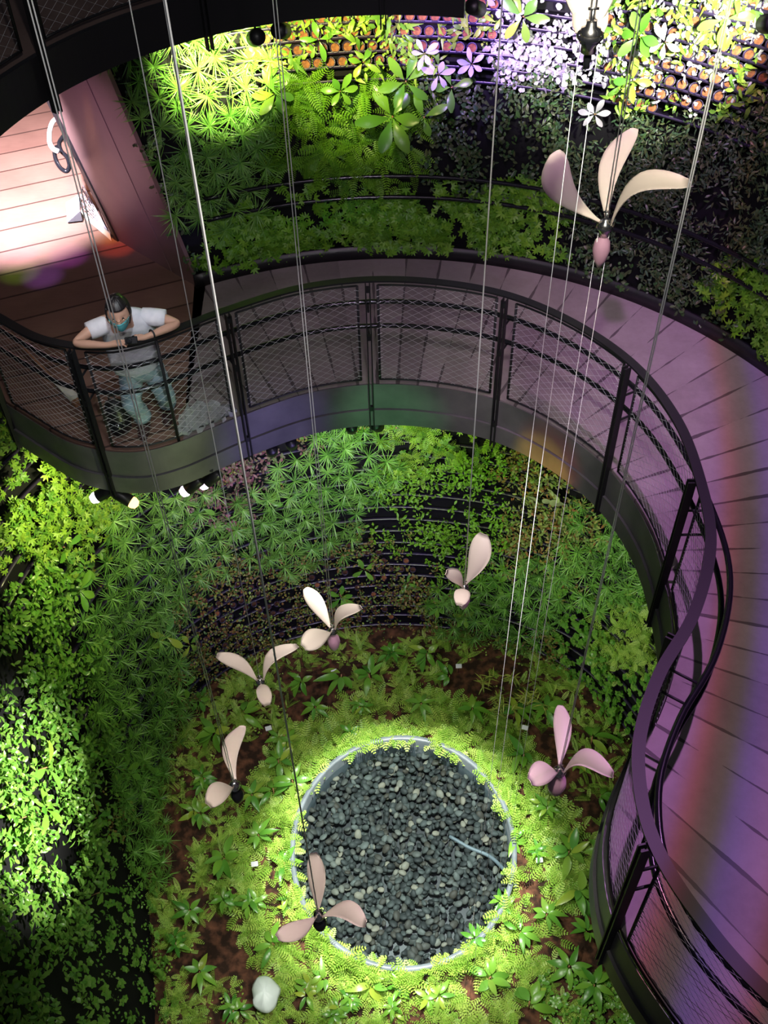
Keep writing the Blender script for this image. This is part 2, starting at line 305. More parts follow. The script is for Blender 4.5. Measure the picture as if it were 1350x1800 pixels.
M_['pale'] = leafmat('pale_round_leaf', [G(.40, .38, .46), G(.50, .48, .56), G(.30, .34, .32)], 0.45)
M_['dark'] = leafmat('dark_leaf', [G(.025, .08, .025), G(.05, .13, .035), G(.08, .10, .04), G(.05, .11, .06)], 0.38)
M_['broad'] = leafmat('broad_leaf', [G(.04, .17, .02), G(.09, .27, .03), G(.17, .37, .04), G(.10, .30, .05), G(.34, .45, .05)], 0.28)
M_['bamboo'] = leafmat('yellow_blade', [G(.26, .34, .06), G(.40, .44, .09), G(.16, .28, .05)])
# ------------------------------------------------------------------ structure: walkway, room floor, walls, ground
INNER = catmull([(-5.2, 8.3), (-4.2, 7.68), (-3.7, 7.25), (-3.35, 6.95), (-3.0, 6.66), (-2.66, 6.40), (-2.35, 6.28), (-2.05, 6.25), (-1.76, 6.34), (-1.45, 6.53),
                 (-1.2, 6.68), (-0.66, 6.94), (-0.09, 7.04), (0.48, 6.98), (1.03, 6.78), (1.5, 6.40), (1.87, 5.88), (2.06, 5.28), (2.09, 4.68),
                 (2.03, 4.13), (1.81, 3.60), (1.52, 3.18), (1.34, 2.80), (1.28, 2.48), (1.30, 2.18), (1.42, 1.86), (1.66, 1.48), (2.2, 0.95), (3.0, 0.5)], 10)
INNER, INS = resample(INNER, 0.04)
def inner_at(x=None, s=None):
    i = int(round(s / INS[-1] * (len(INS) - 1))); return min(max(i, 0), len(INS) - 1)
def nearest_s(x, y): return INS[np.argmin(np.hypot(INNER[:, 0] - x, INNER[:, 1] - y))]
s_split = nearest_s(-1.70, 6.38)
k_split = inner_at(s=s_split)
def arc(r, a0, a1, n, c=(0, 5)): return [(c[0] + r * math.cos(a), c[1] + r * math.sin(a)) for a in np.linspace(math.radians(a0), math.radians(a1), n)]
def slab(name, A_, B_, z1, z0, mats):
    """flat slab between two edge lines"""
    A_, B_ = np.array(A_), np.array(B_); n = len(A_); s_ = np.r_[0, np.cumsum(np.linalg.norm(np.diff(B_, axis=0), axis=1))]; t = np.linspace(0, s_[-1], n)
    B_ = np.stack([np.interp(t, s_, B_[:, k]) for k in (0, 1)], 1); b = MB()
    V = [P3(*p, z) for z in (z1, z0) for q in (A_, B_) for p in q]
    b.add(V, [f for i in range(n - 1) for f in ((i, i + 1, n + i + 1, n + i), (2 * n + i, 3 * n + i, 3 * n + i + 1, 2 * n + i + 1), (i, 2 * n + i, 2 * n + i + 1, i + 1))]); return build(name, b, mats, smooth=False)
deck = slab('walkway_deck', INNER[k_split:], arc(4.12, 116.5, -5, 60) + [(4.6, 3.2), (4.6, 0.5)], 0.0, -0.05, M_['deck']); tag(deck, 'curved walkway deck of grey boards with radial joints, washed in purple light', 'walkway')
tag(slab('floor_room', INNER[:k_split + 1], [(-13, 17.5), (-1.84, 17.5)], 0.0, -0.05, M_['wood']), kind='structure')
def sub(path, s0, s1): return path[inner_at(s=s0):inner_at(s=s1) + 1]
def with_z(xy, z): return np.c_[xy, np.full(len(xy), z)]
# side of profile: +a is to the right of travel (left->right travel: right = towards the camera / void)
fas = empty('walkway_fascia', (0, 7.0, -0.3), 'dark stepped steel fascia following the edge of the curved walkway', 'fascia')
m_ = MB(); m_.strip(with_z(INNER, 0), [(0.0, -0.055), (0.03, -0.055), (0.03, 0.015), (0.035, 0.015), (0.035, -0.27), (0.0, -0.27)]); build('upper_band', m_, M_['fascia'], fas, False).location = (0, -7.0, 0.3)
m_ = MB(); m_.strip(with_z(INNER, 0), [(-0.02, -0.275), (0.055, -0.275), (0.055, -0.46), (0.045, -0.46), (0.045, -0.29), (-0.02, -0.29)]); build('lower_band', m_, M_['fascia'], fas, False).location = (0, -7.0, 0.3)
m_ = MB(); m_.strip(with_z(INNER, 0), [(-0.30, -0.056), (-0.26, -0.056), (-0.26, -0.42), (-0.30, -0.42)]); build('underside_beam', m_, M_['steel'], fas).location = (0, -7.0, 0.3)
# --- balustrade
bal = empty('balustrade', (0, 7.04, 0), 'black steel balustrade with wire mesh panels along the curved walkway edge', 'railing')
def balb(name, mb, m, parent=None, smooth=True):
    o = build(name, mb, m, parent or bal, smooth)
    if parent is None: o.location = (0, -7.04, 0)
    return o
m_ = MB(); m_.strip(with_z(INNER, 1.10), [(-0.035, -0.008), (0.035, -0.008), (0.035, 0.008), (-0.035, 0.008)]); balb('top_rail', m_, M_['steel'], smooth=False)
def offset(xy, d):
    T = np.gradient(xy, axis=0); T /= np.linalg.norm(T, axis=1)[:, None]; return xy + np.stack([T[:, 1], -T[:, 0]], 1) * d
o1 = offset(INNER, -0.085)
iy = (o1[:, 1] < 5.2) & (o1[:, 1] > 1.9) & (o1[:, 0] > 1)
bul = np.where(iy, np.sin(np.clip((5.2 - o1[:, 1]) / (5.2 - 1.9), 0, 1) * PI) * 0.11, 0)
T_ = np.gradient(INNER, axis=0); T_ /= np.linalg.norm(T_, axis=1)[:, None]
o1 = o1 + np.stack([-T_[:, 1], T_[:, 0]], 1) * bul[:, None]
for z in (0.82, 0.57):
    m_ = MB(); m_.tube(with_z(o1[::2], z), 0.021, 8); balb('handrail_pipe', m_, M_['pipe'])
post_xy = [(-4.4, 7.8), (-3.3, 6.9), (-2.35, 6.28), (-1.21, 6.70), (-0.09, 7.04), (1.04, 6.77), (1.87, 5.88), (2.09, 4.68), (1.70, 3.42), (1.30, 2.20), (2.0, 1.1)]
post_s = [nearest_s(*p) for p in post_xy]
def frame_at(s):
    i = inner_at(s=s); p = INNER[i]; t = INNER[min(i + 1, len(INNER) - 1)] - INNER[max(i - 1, 0)]; t = t / np.linalg.norm(t); return p, P3(t[0], t[1], 0), P3(t[1], -t[0], 0)
for s in post_s:
    p, t, n = frame_at(s); R = np.stack([t, n, P3(0, 0, 1)], 1); b = MB()
    for q in (-0.017, 0.017): b.box(P3(*p, 0.29) + n * 0.052 + t * q, (0.010, 0.055, 1.60), R)
    for z in (-0.25, 0.55, 1.04): b.box(P3(*p, z) + n * 0.052, (0.034, 0.03, 0.05), R)
    po = balb('post', b, M_['steel'], smooth=False)
    for z in (0.82, 0.57):
        b = MB(); b.tube([P3(*p, z - .02) + n * 0.03, P3(*p, z - .02) - n * (0.085 + np.interp(s, INS, bul))], 0.010, 6); o = build('rail_bracket', b, M_['steel'], po)
def panel(s0, s1, wires=True, mid=None):
    a, b = s0 + 0.085, s1 - 0.085
    ss = np.linspace(a, b, max(6, int((b - a) / 0.09))); pp = np.array([np.interp(ss, INS, INNER[:, k]) for k in (0, 1)]).T
    f = MB()
    for z in (0.045, 1.045): f.tube(with_z(pp, z), 0.009, 6)
    for q in (0, -1): f.tube([P3(*pp[q], 0.045), P3(*pp[q], 1.045)], 0.011, 6)
    if mid is not None: f.tube([P3(*np.array([np.interp(mid, INS, INNER[:, k]) for k in (0, 1)]), 0.0), P3(*np.array([np.interp(mid, INS, INNER[:, k]) for k in (0, 1)]), 1.09)], 0.014, 6)
    fo = balb('mesh_frame', f, M_['steel'])
    L = b - a; w = MB(); dx, z0, z1 = 0.105, 0.05, 1.04; sl = 0.62; Hh = z1 - z0; run = Hh / sl
    k = -int(run / dx) - 1
    while k * dx < L:
        for sg in (1, -1):
            # line: z = z0 + sl*(x - k*dx)   (or mirrored)
            x0, x1 = max(0, k * dx), min(L, k * dx + run)
            if x1 - x0 > 0.03:
                xs = np.linspace(x0, x1, max(2, int((x1 - x0) / 0.12) + 1)); zs = z0 + sl * (xs - k * dx); X = xs if sg == 1 else L - xs
                q = np.array([[np.interp(a + x, INS, INNER[:, 0]), np.interp(a + x, INS, INNER[:, 1]), z] for x, z in zip(X, zs)])
                w.tube(q, 0.0014, 4, False)
        k += 1
    for q in (0, -1):
        for z in np.arange(0.09, 1.03, 0.065):
            c = P3(*pp[q], z); t = nrm(P3(*(pp[1] - pp[0]), 0)) * (1 if q == 0 else -1); w.tube([c - t * 0.012 + P3(0, -0.012, 0), c + t * 0.028 + P3(0, 0, 0.012)], 0.0032, 4, False)
    build('wire_mesh', w, M_['wire'], fo); tag(bpy.context.scene.objects[fo.name].children[0], 'thin silver diamond wire mesh')
for i in range(len(post_s) - 1): panel(post_s[i], post_s[i + 1], mid=(nearest_s(-1.72, 6.36) if i == 2 else None))
# --- green wall side: kick plate and two wall handrails
a_ = np.array(arc(4.02, 117, -20, 90)); m_ = MB(); m_.strip(with_z(a_, 0.0), [(0, 0.002), (0.035, 0.002), (0.035, 0.15), (0, 0.15)]); tag(build('baseboard_back', m_, M_['black']), kind='structure')
wr = empty('wall_handrail', (0, 8.97, 0.9), 'pair of black curved handrail pipes running in front of the upper green wall', 'railing')
for z in (0.93, 0.71):
    pth = with_z(np.array(arc(3.97, 113.5, -20, 90)), z); pth = np.vstack([[pth[0] + P3(-0.02, 0.10, -.0)], [pth[0] + P3(-0.03, 0.04, 0)], pth])
    m_ = MB(); m_.tube(pth, 0.021, 8); build('handrail_pipe', m_, M_['pipe'], wr).location = (0, -8.97, -0.9)
for a in (106, 78, 50, 22, -5):
    c = math.cos(math.radians(a)); s_ = math.sin(math.radians(a)); m_ = MB()
    for z in (0.93, 0.71): m_.tube([P3(3.97 * c, 5 + 3.97 * s_, z), P3(4.12 * c, 5 + 4.12 * s_, z - 0.03)], 0.009, 6)
    build('bracket', m_, M_['steel'], wr).location = (0, -8.97, -0.9)
# --- upper ring walkway, seen from below its level at the top left
UI = np.array(arc(2.32, 215, 74, 90, (0, 4.97))); zu = 3.37
up = empty('upper_walkway', (0, 7.29, zu), 'dark upper walkway crossing the top left corner with mesh railing', 'walkway')
def upb(name, mb, m, parent=None, smooth=True):
    o = build(name, mb, m, parent or up, smooth)
    if parent is None: o.location = (0, -7.29, -zu)
    return o
m_ = MB(); UO = np.array(arc(4.12, 215, 74, 90)); V = list(with_z(UI, zu)) + list(with_z(UO, zu)) + list(with_z(UI, zu - 0.06)) + list(with_z(UO, zu - 0.06)); n = len(UI)
m_.add(V, [f for i in range(n - 1) for f in ((i, i + 1, n + i + 1, n + i), (2 * n + i, 3 * n + i, 3 * n + i + 1, 2 * n + i + 1))]); upb('deck', m_, M_['updeck'], smooth=False)
m_ = MB(); m_.strip(with_z(UI, zu), [(0, -0.27), (0.04, -0.27), (0.04, 0.0), (0, 0.0)]); upb('fascia', m_, M_['steel'], smooth=False)
m_ = MB(); m_.strip(with_z(UI, zu + 1.1), [(-0.03, -0.008), (0.03, -0.008), (0.03, 0.008), (-0.03, 0.008)]); upb('top_rail', m_, M_['steel'])
ux, us = resample(UI, 0.04)
def uat(s): return np.array([np.interp(s, us, ux[:, 0]), np.interp(s, us, ux[:, 1])])
# posts met at these photo places
ups = [us[np.argmin(np.hypot(ux[:, 0] - q[0], ux[:, 1] - q[1]))] for q in (at_z(150, 95, 3.45), at_z(383, 35, 3.3))]
dps = ups[1] - ups[0]; ups = [ups[0] - 2 * dps, ups[0] - dps, ups[0], ups[1], ups[1] + dps, ups[1] + 2 * dps]
for s in ups:
    p = uat(s); t = nrm(P3(*(uat(s + .05) - uat(s - .05)), 0)); nn = P3(t[1], -t[0], 0); R = np.stack([t, nn, P3(0, 0, 1)], 1); b = MB()
    for q in (-0.017, 0.017): b.box(P3(*p, zu + 0.38) + nn * 0.06 + t * q, (0.010, 0.05, 1.46), R)
    upb('post', b, M_['steel'], smooth=False)
for i in range(len(ups) - 1):
    a, b = ups[i] + 0.1, ups[i + 1] - 0.1; ss = np.linspace(a, b, 12); pp = np.array([uat(s) for s in ss]); f = MB()
    for z in (0.05, 1.04): f.tube(with_z(pp, zu + z), 0.009, 6)
    for q in (0, -1): f.tube([P3(*pp[q], zu + 0.05), P3(*pp[q], zu + 1.04)], 0.011, 6)
    fo = upb('mesh_frame', f, M_['steel']); L = b - a; w = MB(); k = -18
    while k * 0.105 < L:
        for sg in (1, -1):
            x0, x1 = max(0, k * .105), min(L, k * .105 + 1.6)
            if x1 - x0 > 0.03:
                xs = np.linspace(x0, x1, 6); zs = zu + 0.05 + 0.62 * (xs - k * .105); X = xs if sg == 1 else L - xs
                w.tube(np.array([[*uat(a + x), z] for x, z in zip(X, zs)]), 0.0011, 3, False)
        k += 1
    build('wire_mesh', w, M_['wire'], fo)
# --- green walls (dark backing), ground
def wallgrid(fn, nu, nv, name, flip=False):
    U, Vv = np.linspace(0, 1, nu), np.linspace(0, 1, nv); V = [fn(u, v) for u in U for v in Vv]
    m_ = MB(); m_.add(V, [(i * nv + j, (i + 1) * nv + j, (i + 1) * nv + j + 1, i * nv + j + 1) for i in range(nu - 1) for j in range(nv - 1)]); return build(name, m_, M_['backing'])
BOT = catmull([(-2.6, 0.5), (-2.6, 2.2), (-2.75, 3.7), (-3.0, 4.9), (-3.2, 6.1), (-3.15, 7.1), (-2.8, 7.95), (-2.1, 8.6), (-1.2, 9.0), (0, 9.15), (1.2, 9.0), (2.1, 8.65), (2.8, 8.1), (3.3, 7.2), (3.55, 6.2), (3.6, 5), (3.5, 3.6), (3.4, 2.2), (3.4, .5)], 10)
TOP = catmull([(-3.6, .5), (-3.8, 2.2), (-4.0, 3.7), (-4.08, 4.9), (-3.95, 6.1), (-3.55, 7.1), (-2.9, 7.95), (-2.1, 8.5), (-1.2, 8.9), (0, 9.08), (1.2, 8.9), (2.1, 8.5), (2.9, 7.85), (3.5, 7.1), (3.9, 6.1), (4.08, 5), (4.0, 3.6), (3.9, 2.2), (3.9, .5)], 10)
def low(u, v):
    t = u * (len(BOT) - 1); k = np.arange(len(BOT)); b = P3(np.interp(t, k, BOT[:, 0]), np.interp(t, k, BOT[:, 1]), 0); a = P3(np.interp(t, k, TOP[:, 0]), np.interp(t, k, TOP[:, 1]), 0)
    r = b + (a - b) * v; r[2] = -6.55 + 6.48 * v; return r
def upw(u, v):
    a = math.radians(116.5 - 150 * u); lean = 0.0
    r = P3(4.10 * math.cos(a), 5 + 4.10 * math.sin(a), 3.31 * v + 0.0)
    if u < 0.08: r += P3(-1, 0, 0) * 0.19 * r[2] * (1 - u / 0.08)
    return r
tag(wallgrid(low, 120, 24, 'wall_lower'), kind='structure'); tag(wallgrid(upw, 80, 10, 'wall_back'), kind='structure')
def nz(x, y): return 0.05 * math.sin(2.3 * x + 1) * math.cos(1.9 * y) + 0.025 * math.sin(6.1 * x + 2 * y)
PC = (0.13, 5.60); PRX, PRY = 1.42, 1.54
m_ = MB(); GX, GY = np.linspace(-4, 4.5, 90), np.linspace(0, 9.6, 100); V = []
for x in GX:
    for y in GY:
        d = math.hypot((x - PC[0]) / PRX, (y - PC[1]) / PRY); z = -6.52 + nz(x, y) + 0.05 * math.exp(-((d - 1.1) / 0.25) ** 2)
        if d < 0.98: z = -7.2
        V.append((x, y, z))
ny = len(GY); m_.add(V, [(i * ny + j, (i + 1) * ny + j, (i + 1) * ny + j + 1, i * ny + j + 1) for i in range(len(GX) - 1) for j in range(ny - 1)]); tag(build('floor', m_, M_['soil']), kind='structure')
# upper room shell
m_ = MB(); m_.add([(-9.5, 17.5, 0), (-1, 17.5, 0), (-1, 17.5, 6), (-9.5, 17.5, 6)], [(0, 1, 2, 3)]); tag(build('wall_far', m_, M_['panel']), kind='structure')
# --- leaning panel
pan = empty('divider_panel', (-2.3, 9.0, 0), 'tall leaning purple lit board panel where the green wall ends', 'panel')
A, B, Cc, D = P3(-1.79, 8.57, 0), P3(-2.75, 9.48, 0), P3(-3.45, 9.53, 3.2), P3(-2.43, 8.56, 3.2); nn = nrm(np.cross(B - A, D - A)); 
if nn[1] > 0: nn = -nn
def quad_slab(b, q, n, t, **k): 
    V = [p for p in q] + [p - n * t for p in q]; b.add(V, [(0, 1, 2, 3), (7, 6, 5, 4), (0, 4, 5, 1), (1, 5, 6, 2), (2, 6, 7, 3), (3, 7, 4, 0)], **k)
def bil(s, t): return (A + (B - A) * s) * (1 - t) + (D + (Cc - D) * s) * t
off = P3(2.3, -9.0, 0)
def panb(name, q, m, t=0.04, dn=0):
    b = MB(); quad_slab(b, [p + nn * dn + off * 0 for p in q], nn, t); o = build(name, b, m, pan, False); o.location = (2.3, -9.0, 0); return o
panb('board', [bil(0, 0), bil(.30, 0), bil(.30, 1), bil(0, 1)], M_['panel'])
panb('board', [bil(.315, 0), bil(.96, 0), bil(.96, 1), bil(.315, 1)], M_['panel'])
panb('joint_strip', [bil(.30, 0), bil(.315, 0), bil(.315, 1), bil(.30, 1)], M_['black'], 0.05, -0.008)
panb('edge_frame', [bil(.96, 0), bil(1.01, 0), bil(1.01, 1), bil(.96, 1)], M_['black'], 0.10, 0.02)
# handrail ends that poke out from behind the panel
hr = empty('handrail_end', at_z(110, 250, 0.9), 'looped grey handrail ends poking out past the leaning panel', 'railing')
hl = np.array(hr.location)
def onz(l, z): return catmull([at_z(x, y, z) for x, y in l], 6) - hl
m_ = MB(); m_.tube(onz([(101, 207), (92, 216), (87, 234), (88, 252), (94, 262), (102, 266)], 0.93), 0.025, 8); build('return_loop', m_, M_['cable'], hr)
m_ = MB(); m_.tube(onz([(111, 240), (104, 252), (108, 266), (118, 277), (122, 292), (117, 301), (107, 296), (99, 283), (96, 268), (100, 258)], 0.85), 0.022, 8); build('return_loop', m_, M_['pipe'], hr)
# low mesh barrier and pale floor sign beyond the panel
lm = empty('mesh_barrier', at_z(165, 385, 0), 'small triangular wire grid barrier with pale base rail behind the leaning panel', 'barrier'); l0 = np.array(lm.location)
b = MB(); q0, q1, q2 = at_z(190, 408, 0.02), at_z(140, 360, 0.02), at_z(146, 326, 0.25)
for t in np.linspace(0, 1, 9): b.tube([q0 + (q1 - q0) * t - l0, q0 + (q2 - q0) * t - l0], 0.006, 4); 
for t in np.linspace(0, 1, 6): b.tube([q0 + (q1 - q0) * .05 - l0 + (q2 - q1) * t * .05, q1 + (q2 - q1) * t - l0], 0.006, 4)
build('grid', b, M_['wire'], lm)
b = MB(); quad_slab(b, [at_z(196, 424, 0) - l0, at_z(143, 378, 0) - l0, at_z(143, 369, 0.06) - l0, at_z(193, 409, 0.06) - l0], nrm((0.3, -0.8, .3)), 0.03); build('base_rail', b, M_['cream'], lm, False)
sg = empty('floor_sign', at_z(130, 375, 0), 'small white box sign with a black wedge base on the bright floor', 'sign'); l0 = np.array(sg.location)
b = MB(); quad_slab(b, [at_z(118, 389, 0.02) - l0, at_z(140, 371, 0.02) - l0, at_z(138, 342, 0.12) - l0, at_z(116, 356, 0.12) - l0], nrm((0, -.3, 1)), 0.05); build('face', b, M_['tagw'], sg, False)
b = MB(); b.add([at_z(119, 391, 0) - l0, at_z(145, 388, 0) - l0, at_z(141, 371, 0) - l0, at_z(119, 391, 0.03) - l0, at_z(145, 388, .03) - l0, at_z(141, 371, 0.12) - l0], [(0, 1, 2), (3, 5, 4), (0, 3, 4, 1), (1, 4, 5, 2), (2, 5, 3, 0)]); build('wedge_base', b, M_['black'], sg, False)
# coloured projections on the room floor and on the deck
for c, p, e in (((1, .55, .05), (190, 410), 420), ((1, .12, .05), (205, 432), 420), ((.5, .1, 1), (120, 450), 500), ((.35, 1, .05), (35, 478), 260), ((1, .35, .05), (8, 420), 500), ((.35, .15, 1), (75, 485), 420), ((.9, .1, .7), (35, 445), 500)):
    t_ = at_z(*p, 0); spot('floor_colour_spot', (t_[0] + .4, t_[1] - 1.2, 3.0), t_, e, c, 9, 0.9, 0.02)
# ------------------------------------------------------------------ plants: leaf shapes (quads only: V (n,3), F (m,4), tint (m))
def leaf(L, Wd, seg=3, droop=0.3, fold=0.25, shape='oval', stalk=0.12):
    """a leaf from the origin along +Y, face up +Z"""
    V = []; F = []
    ts = np.linspace(0, 1, seg + 1)
    for t in ts:
        if shape == 'oval': w = math.sin(PI * min(1, t * 0.96 + 0.03)) ** 0.75
        elif shape == 'round': w = math.sin(PI * min(1, t * 0.94 + 0.05)) ** 0.5
        elif shape == 'lance': w = math.sin(PI * (t * 0.97 + 0.02) ** 0.8) ** 0.9
        elif shape == 'blade': w = (1 - t) ** 0.5 * min(1, 0.5 + 3 * t)
        else: w = math.sin(PI * (t * 0.93 + 0.03) ** 1.6) ** 0.8      # obovate
        w = max(w, 0.03) * Wd / 2; y = L * (stalk + (1 - stalk) * t); z = -droop * L * t * t
        V += [(-w, y, z + fold * w), (0, y, z), (w, y, z + fold * w)]
    for i in range(seg):
        a = i * 3; F += [(a, a + 1, a + 4, a + 3), (a + 1, a + 2, a + 5, a + 4)]
    return np.array(V), np.array(F)
def xf(V, yaw=0, pitch=0, roll=0, off=(0, 0, 0), s=1):
    R = (Matrix.Rotation(yaw, 3, 'Z') @ Matrix.Rotation(pitch, 3, 'X') @ Matrix.Rotation(roll, 3, 'Y'))
    return (V * s) @ np.array(R).T + np.array(off)
def join(parts):
    Vs, Fs, Ts, n = [], [], [], 0
    for V, F, t in parts: Vs.append(V); Fs.append(F + n); Ts.append(np.full(len(F), t)); n += len(V)
    return np.vstack(Vs), np.vstack(Fs), np.concatenate(Ts)
R_ = random.random
U_ = random.uniform
def v_spiky(r=0.16, n=34):
    P = []
    for i in range(n):
        e = U_(0.05, 1.05); V, F = leaf(r * U_(.8, 1.15), 0.0095, 3, U_(.15, .6), .3, 'blade', 0.03); P.append((xf(V, U_(0, 2 * PI), e, 0, (0, 0, 0.03)), F, R_() * .5))
    return join(P)
def v_sprig(n=7, L=.05, Wd=.026, shape='oval', spread=.06, droop=.25):
    P = []
    for i in range(n):
        V, F = leaf(L * U_(.7, 1.2), Wd * U_(.8, 1.15), 3, droop * U_(.3, 1.5), .3, shape); a = U_(0, 2 * PI); r = spread * math.sqrt(R_())
        P.append((xf(V, U_(0, 2 * PI), U_(-.5, .9), U_(-.5, .5), (r * math.cos(a), r * math.sin(a), U_(0, .07))), F, R_() * .7))
    return join(P)
def v_cluster4(n=5, L=.045, Wd=.036):   # whorl of round glossy leaves
    P = []
    for k in range(2):
        o = (U_(-.03, .03), U_(-.03, .03), U_(.0, .05)); a0 = U_(0, 6)
        for i in range(n):
            V, F = leaf(L * U_(.8, 1.1), Wd, 3, .15, .2, 'round'); P.append((xf(V, a0 + i * 2 * PI / n, U_(.1, .5), 0, o), F, R_() * .7))
    return join(P)
def v_feather(n=4, L=.13, m=7, pw=.015, pl=.034):
    P = []
    for k in range(n):
        yaw, pi_ = U_(0, 2 * PI), U_(.05, .9)
        for j in range(m):
            t = (j + .8) / m; wl = pl * math.sin(PI * (t * .8 + .15)) + .006
            for sd in (-1, 1):
                V, F = leaf(wl, pw, 2, .1, .2, 'oval', 0); V = xf(V, -sd * 1.15, 0, 0, (0, t * L, -.35 * L * t * t)); P.append((xf(V, yaw, pi_), F, .25 * k + R_() * .15))
        V, F = leaf(L, .004, 3, .35, 0, 'blade', 0); P.append((xf(V, yaw, pi_), F, .1))
    return join(P)
def v_lobed(n=5, s=.055):
    P = []
    for k in range(n):
        o = (U_(-.05, .05), U_(-.05, .05), U_(0, .07)); yaw = U_(0, 2 * PI); pi_ = U_(-.3, .7); t = R_() * .6
        for j, a in enumerate((-1.5, -.8, 0, .8, 1.5)):
            V, F = leaf(s * (1 - .12 * abs(a)), s * .42, 2, .2, .2, 'obov', 0.0); P.append((xf(xf(V, a), yaw, pi_, 0, o), F, t))
    return join(P)
def v_broad(n=7, L=.2, Wd=.07, shape='lance', droop=.5):
    P = []; a0 = U_(0, 6)
    for i in range(n):
        V, F = leaf(L * U_(.75, 1.1), Wd * U_(.85, 1.1), 6, droop * U_(.4, 1.3), .28, shape, .1)
        P.append((xf(V, a0 + i * 2 * PI / n * U_(.9, 1.1), U_(.0, .8), U_(-.2, .2), (0, 0, .05)), F, R_() * .6))
    return join(P)
def v_dark():
    return v_sprig(8, .055, .018, 'lance', .07, .4)
def v_bro3():
    P = []
    for k in range(3):
        o = np.array((U_(-.05, .05), U_(-.05, .05), U_(-.02, .08))); a0 = U_(0, 6); n = random.randint(4, 6)
        for i in range(n):
            V, F = leaf(U_(.09, .14), U_(.038, .052), 5, U_(.2, .7), .3, 'oval', .12); P.append((xf(V, a0 + i * 2 * PI / n + U_(-.3, .3), U_(.0, .8), U_(-.3, .3), o), F, R_() * .7))
    return join(P)
def v_bro2(): return join([(xf(*(leaf(U_(.13, .22), U_(.06, .085), 6, U_(.2, .9), .3, 'oval', .12)[0],), yaw=U_(0, 6.28), pitch=U_(-.1, .8), roll=U_(-.4, .4), off=(U_(-.02, .02), U_(-.02, .02), U_(.02, .07))), leaf(1, 1, 6, 0, 0, 'oval', .12)[1], R_() * .7) for _ in range(random.randint(5, 8))])
VAR = {k: [f() for _ in range(n)] for k, f, n in (
    ('spiky', v_spiky, 5), ('oval', lambda: v_sprig(8, .060, .030), 6), ('small', lambda: v_sprig(6, .036, .024, 'round', .05), 6), ('lance', v_dark, 6),
    ('glossy', v_cluster4, 5), ('feather', v_feather, 6), ('lobed', v_lobed, 6), ('hang', lambda: v_sprig(7, .10, .035, 'lance', .06, .7), 5),
    ('pale', lambda: v_sprig(8, .05, .05, 'round', .08), 4), ('bigfeather', lambda: v_feather(5, .22, 13, .014, .036), 5), ('broad', v_broad, 2), ('bro2', v_bro2, 6), ('bro3', v_bro3, 5), ('obov', lambda: v_broad(6, .24, .09, 'obov', .35), 5), ('tri', lambda: v_broad(4, .22, .08, 'obov', .5), 5))}
def quadmesh(name, V, F, T):
    me = bpy.data.meshes.new(name); me.vertices.add(len(V)); me.vertices.foreach_set('co', np.ascontiguousarray(V, 'f').ravel())
    me.loops.add(F.size); me.loops.foreach_set('vertex_index', np.ascontiguousarray(F, 'i').ravel())
    me.polygons.add(len(F)); me.polygons.foreach_set('loop_start', np.arange(0, F.size, 4, dtype='i'))
    try: me.polygons.foreach_set('loop_total', np.full(len(F), 4, 'i'))
    except Exception: pass
    me.polygons.foreach_set('use_smooth', np.ones(len(F), bool))
    a = me.attributes.new('tint', 'FLOAT', 'FACE'); a.data.foreach_set('value', np.array(T, 'f'))
    me.update(calc_edges=True); return me
def frames(N, spin, tilt=None):
    N = N / np.linalg.norm(N, axis=1)[:, None]; up = np.tile([0, 0, 1.0], (len(N), 1)); up[np.abs(N[:, 2]) > .9] = (0, 1, 0)
    X = np.cross(up, N); X /= np.linalg.norm(X, axis=1)[:, None]; Y = np.cross(N, X)
    c, s = np.cos(spin)[:, None], np.sin(spin)[:, None]
    return np.stack([c * X + s * Y, -s * X + c * Y, N], 2)      # columns are local axes
def stuff(name, kinds, P, N, mat_, label, cat='plants', smin=.8, smax=1.25):
    if len(P) == 0: return
    Vs, Fs, Ts, n = [], [], [], 0; P = np.array(P); N = np.array(N); N = N + rng.normal(0, .22, N.shape)
    Rm = frames(N, rng.uniform(0, 2 * PI, len(P))); sc_ = rng.uniform(smin, smax, len(P)); pick = rng.integers(0, 1000, len(P)); vs = [v for k in kinds for v in VAR[k]]
    for q, (V, F, T) in enumerate(vs):
        id_ = np.where(pick % len(vs) == q)[0]
        if not len(id_): continue
        W_ = np.einsum('nij,vj->nvi', Rm[id_], V) * sc_[id_, None, None] + P[id_][:, None, :]
        F_ = (F[None] + (np.arange(len(id_)) * len(V))[:, None, None] + n); Vs.append(W_.reshape(-1, 3)); Fs.append(F_.reshape(-1, 4))
        Ts.append((T[None] + rng.uniform(0, .5, len(id_))[:, None]).ravel()); n += W_.shape[0] * len(V)
    o = link(name, quadmesh(name, np.vstack(Vs), np.vstack(Fs), np.concatenate(Ts)), M_[mat_] if isinstance(mat_, str) else mat_)
    return tag(o, label, cat, kind='stuff')
def pin(px, poly):
    poly = np.array(poly, float); x, y = px[:, 0], px[:, 1]; r = np.zeros(len(px), bool); j = len(poly) - 1
    for i in range(len(poly)):
        (xi, yi), (xj, yj) = poly[i], poly[j]
        c = ((yi > y) != (yj > y)) & (x < (xj - xi) * (y - yi) / (yj - yi + 1e-9) + xi); r ^= c; j = i
    return r
def jit(px, a=14): return px + rng.normal(0, a, px.shape)
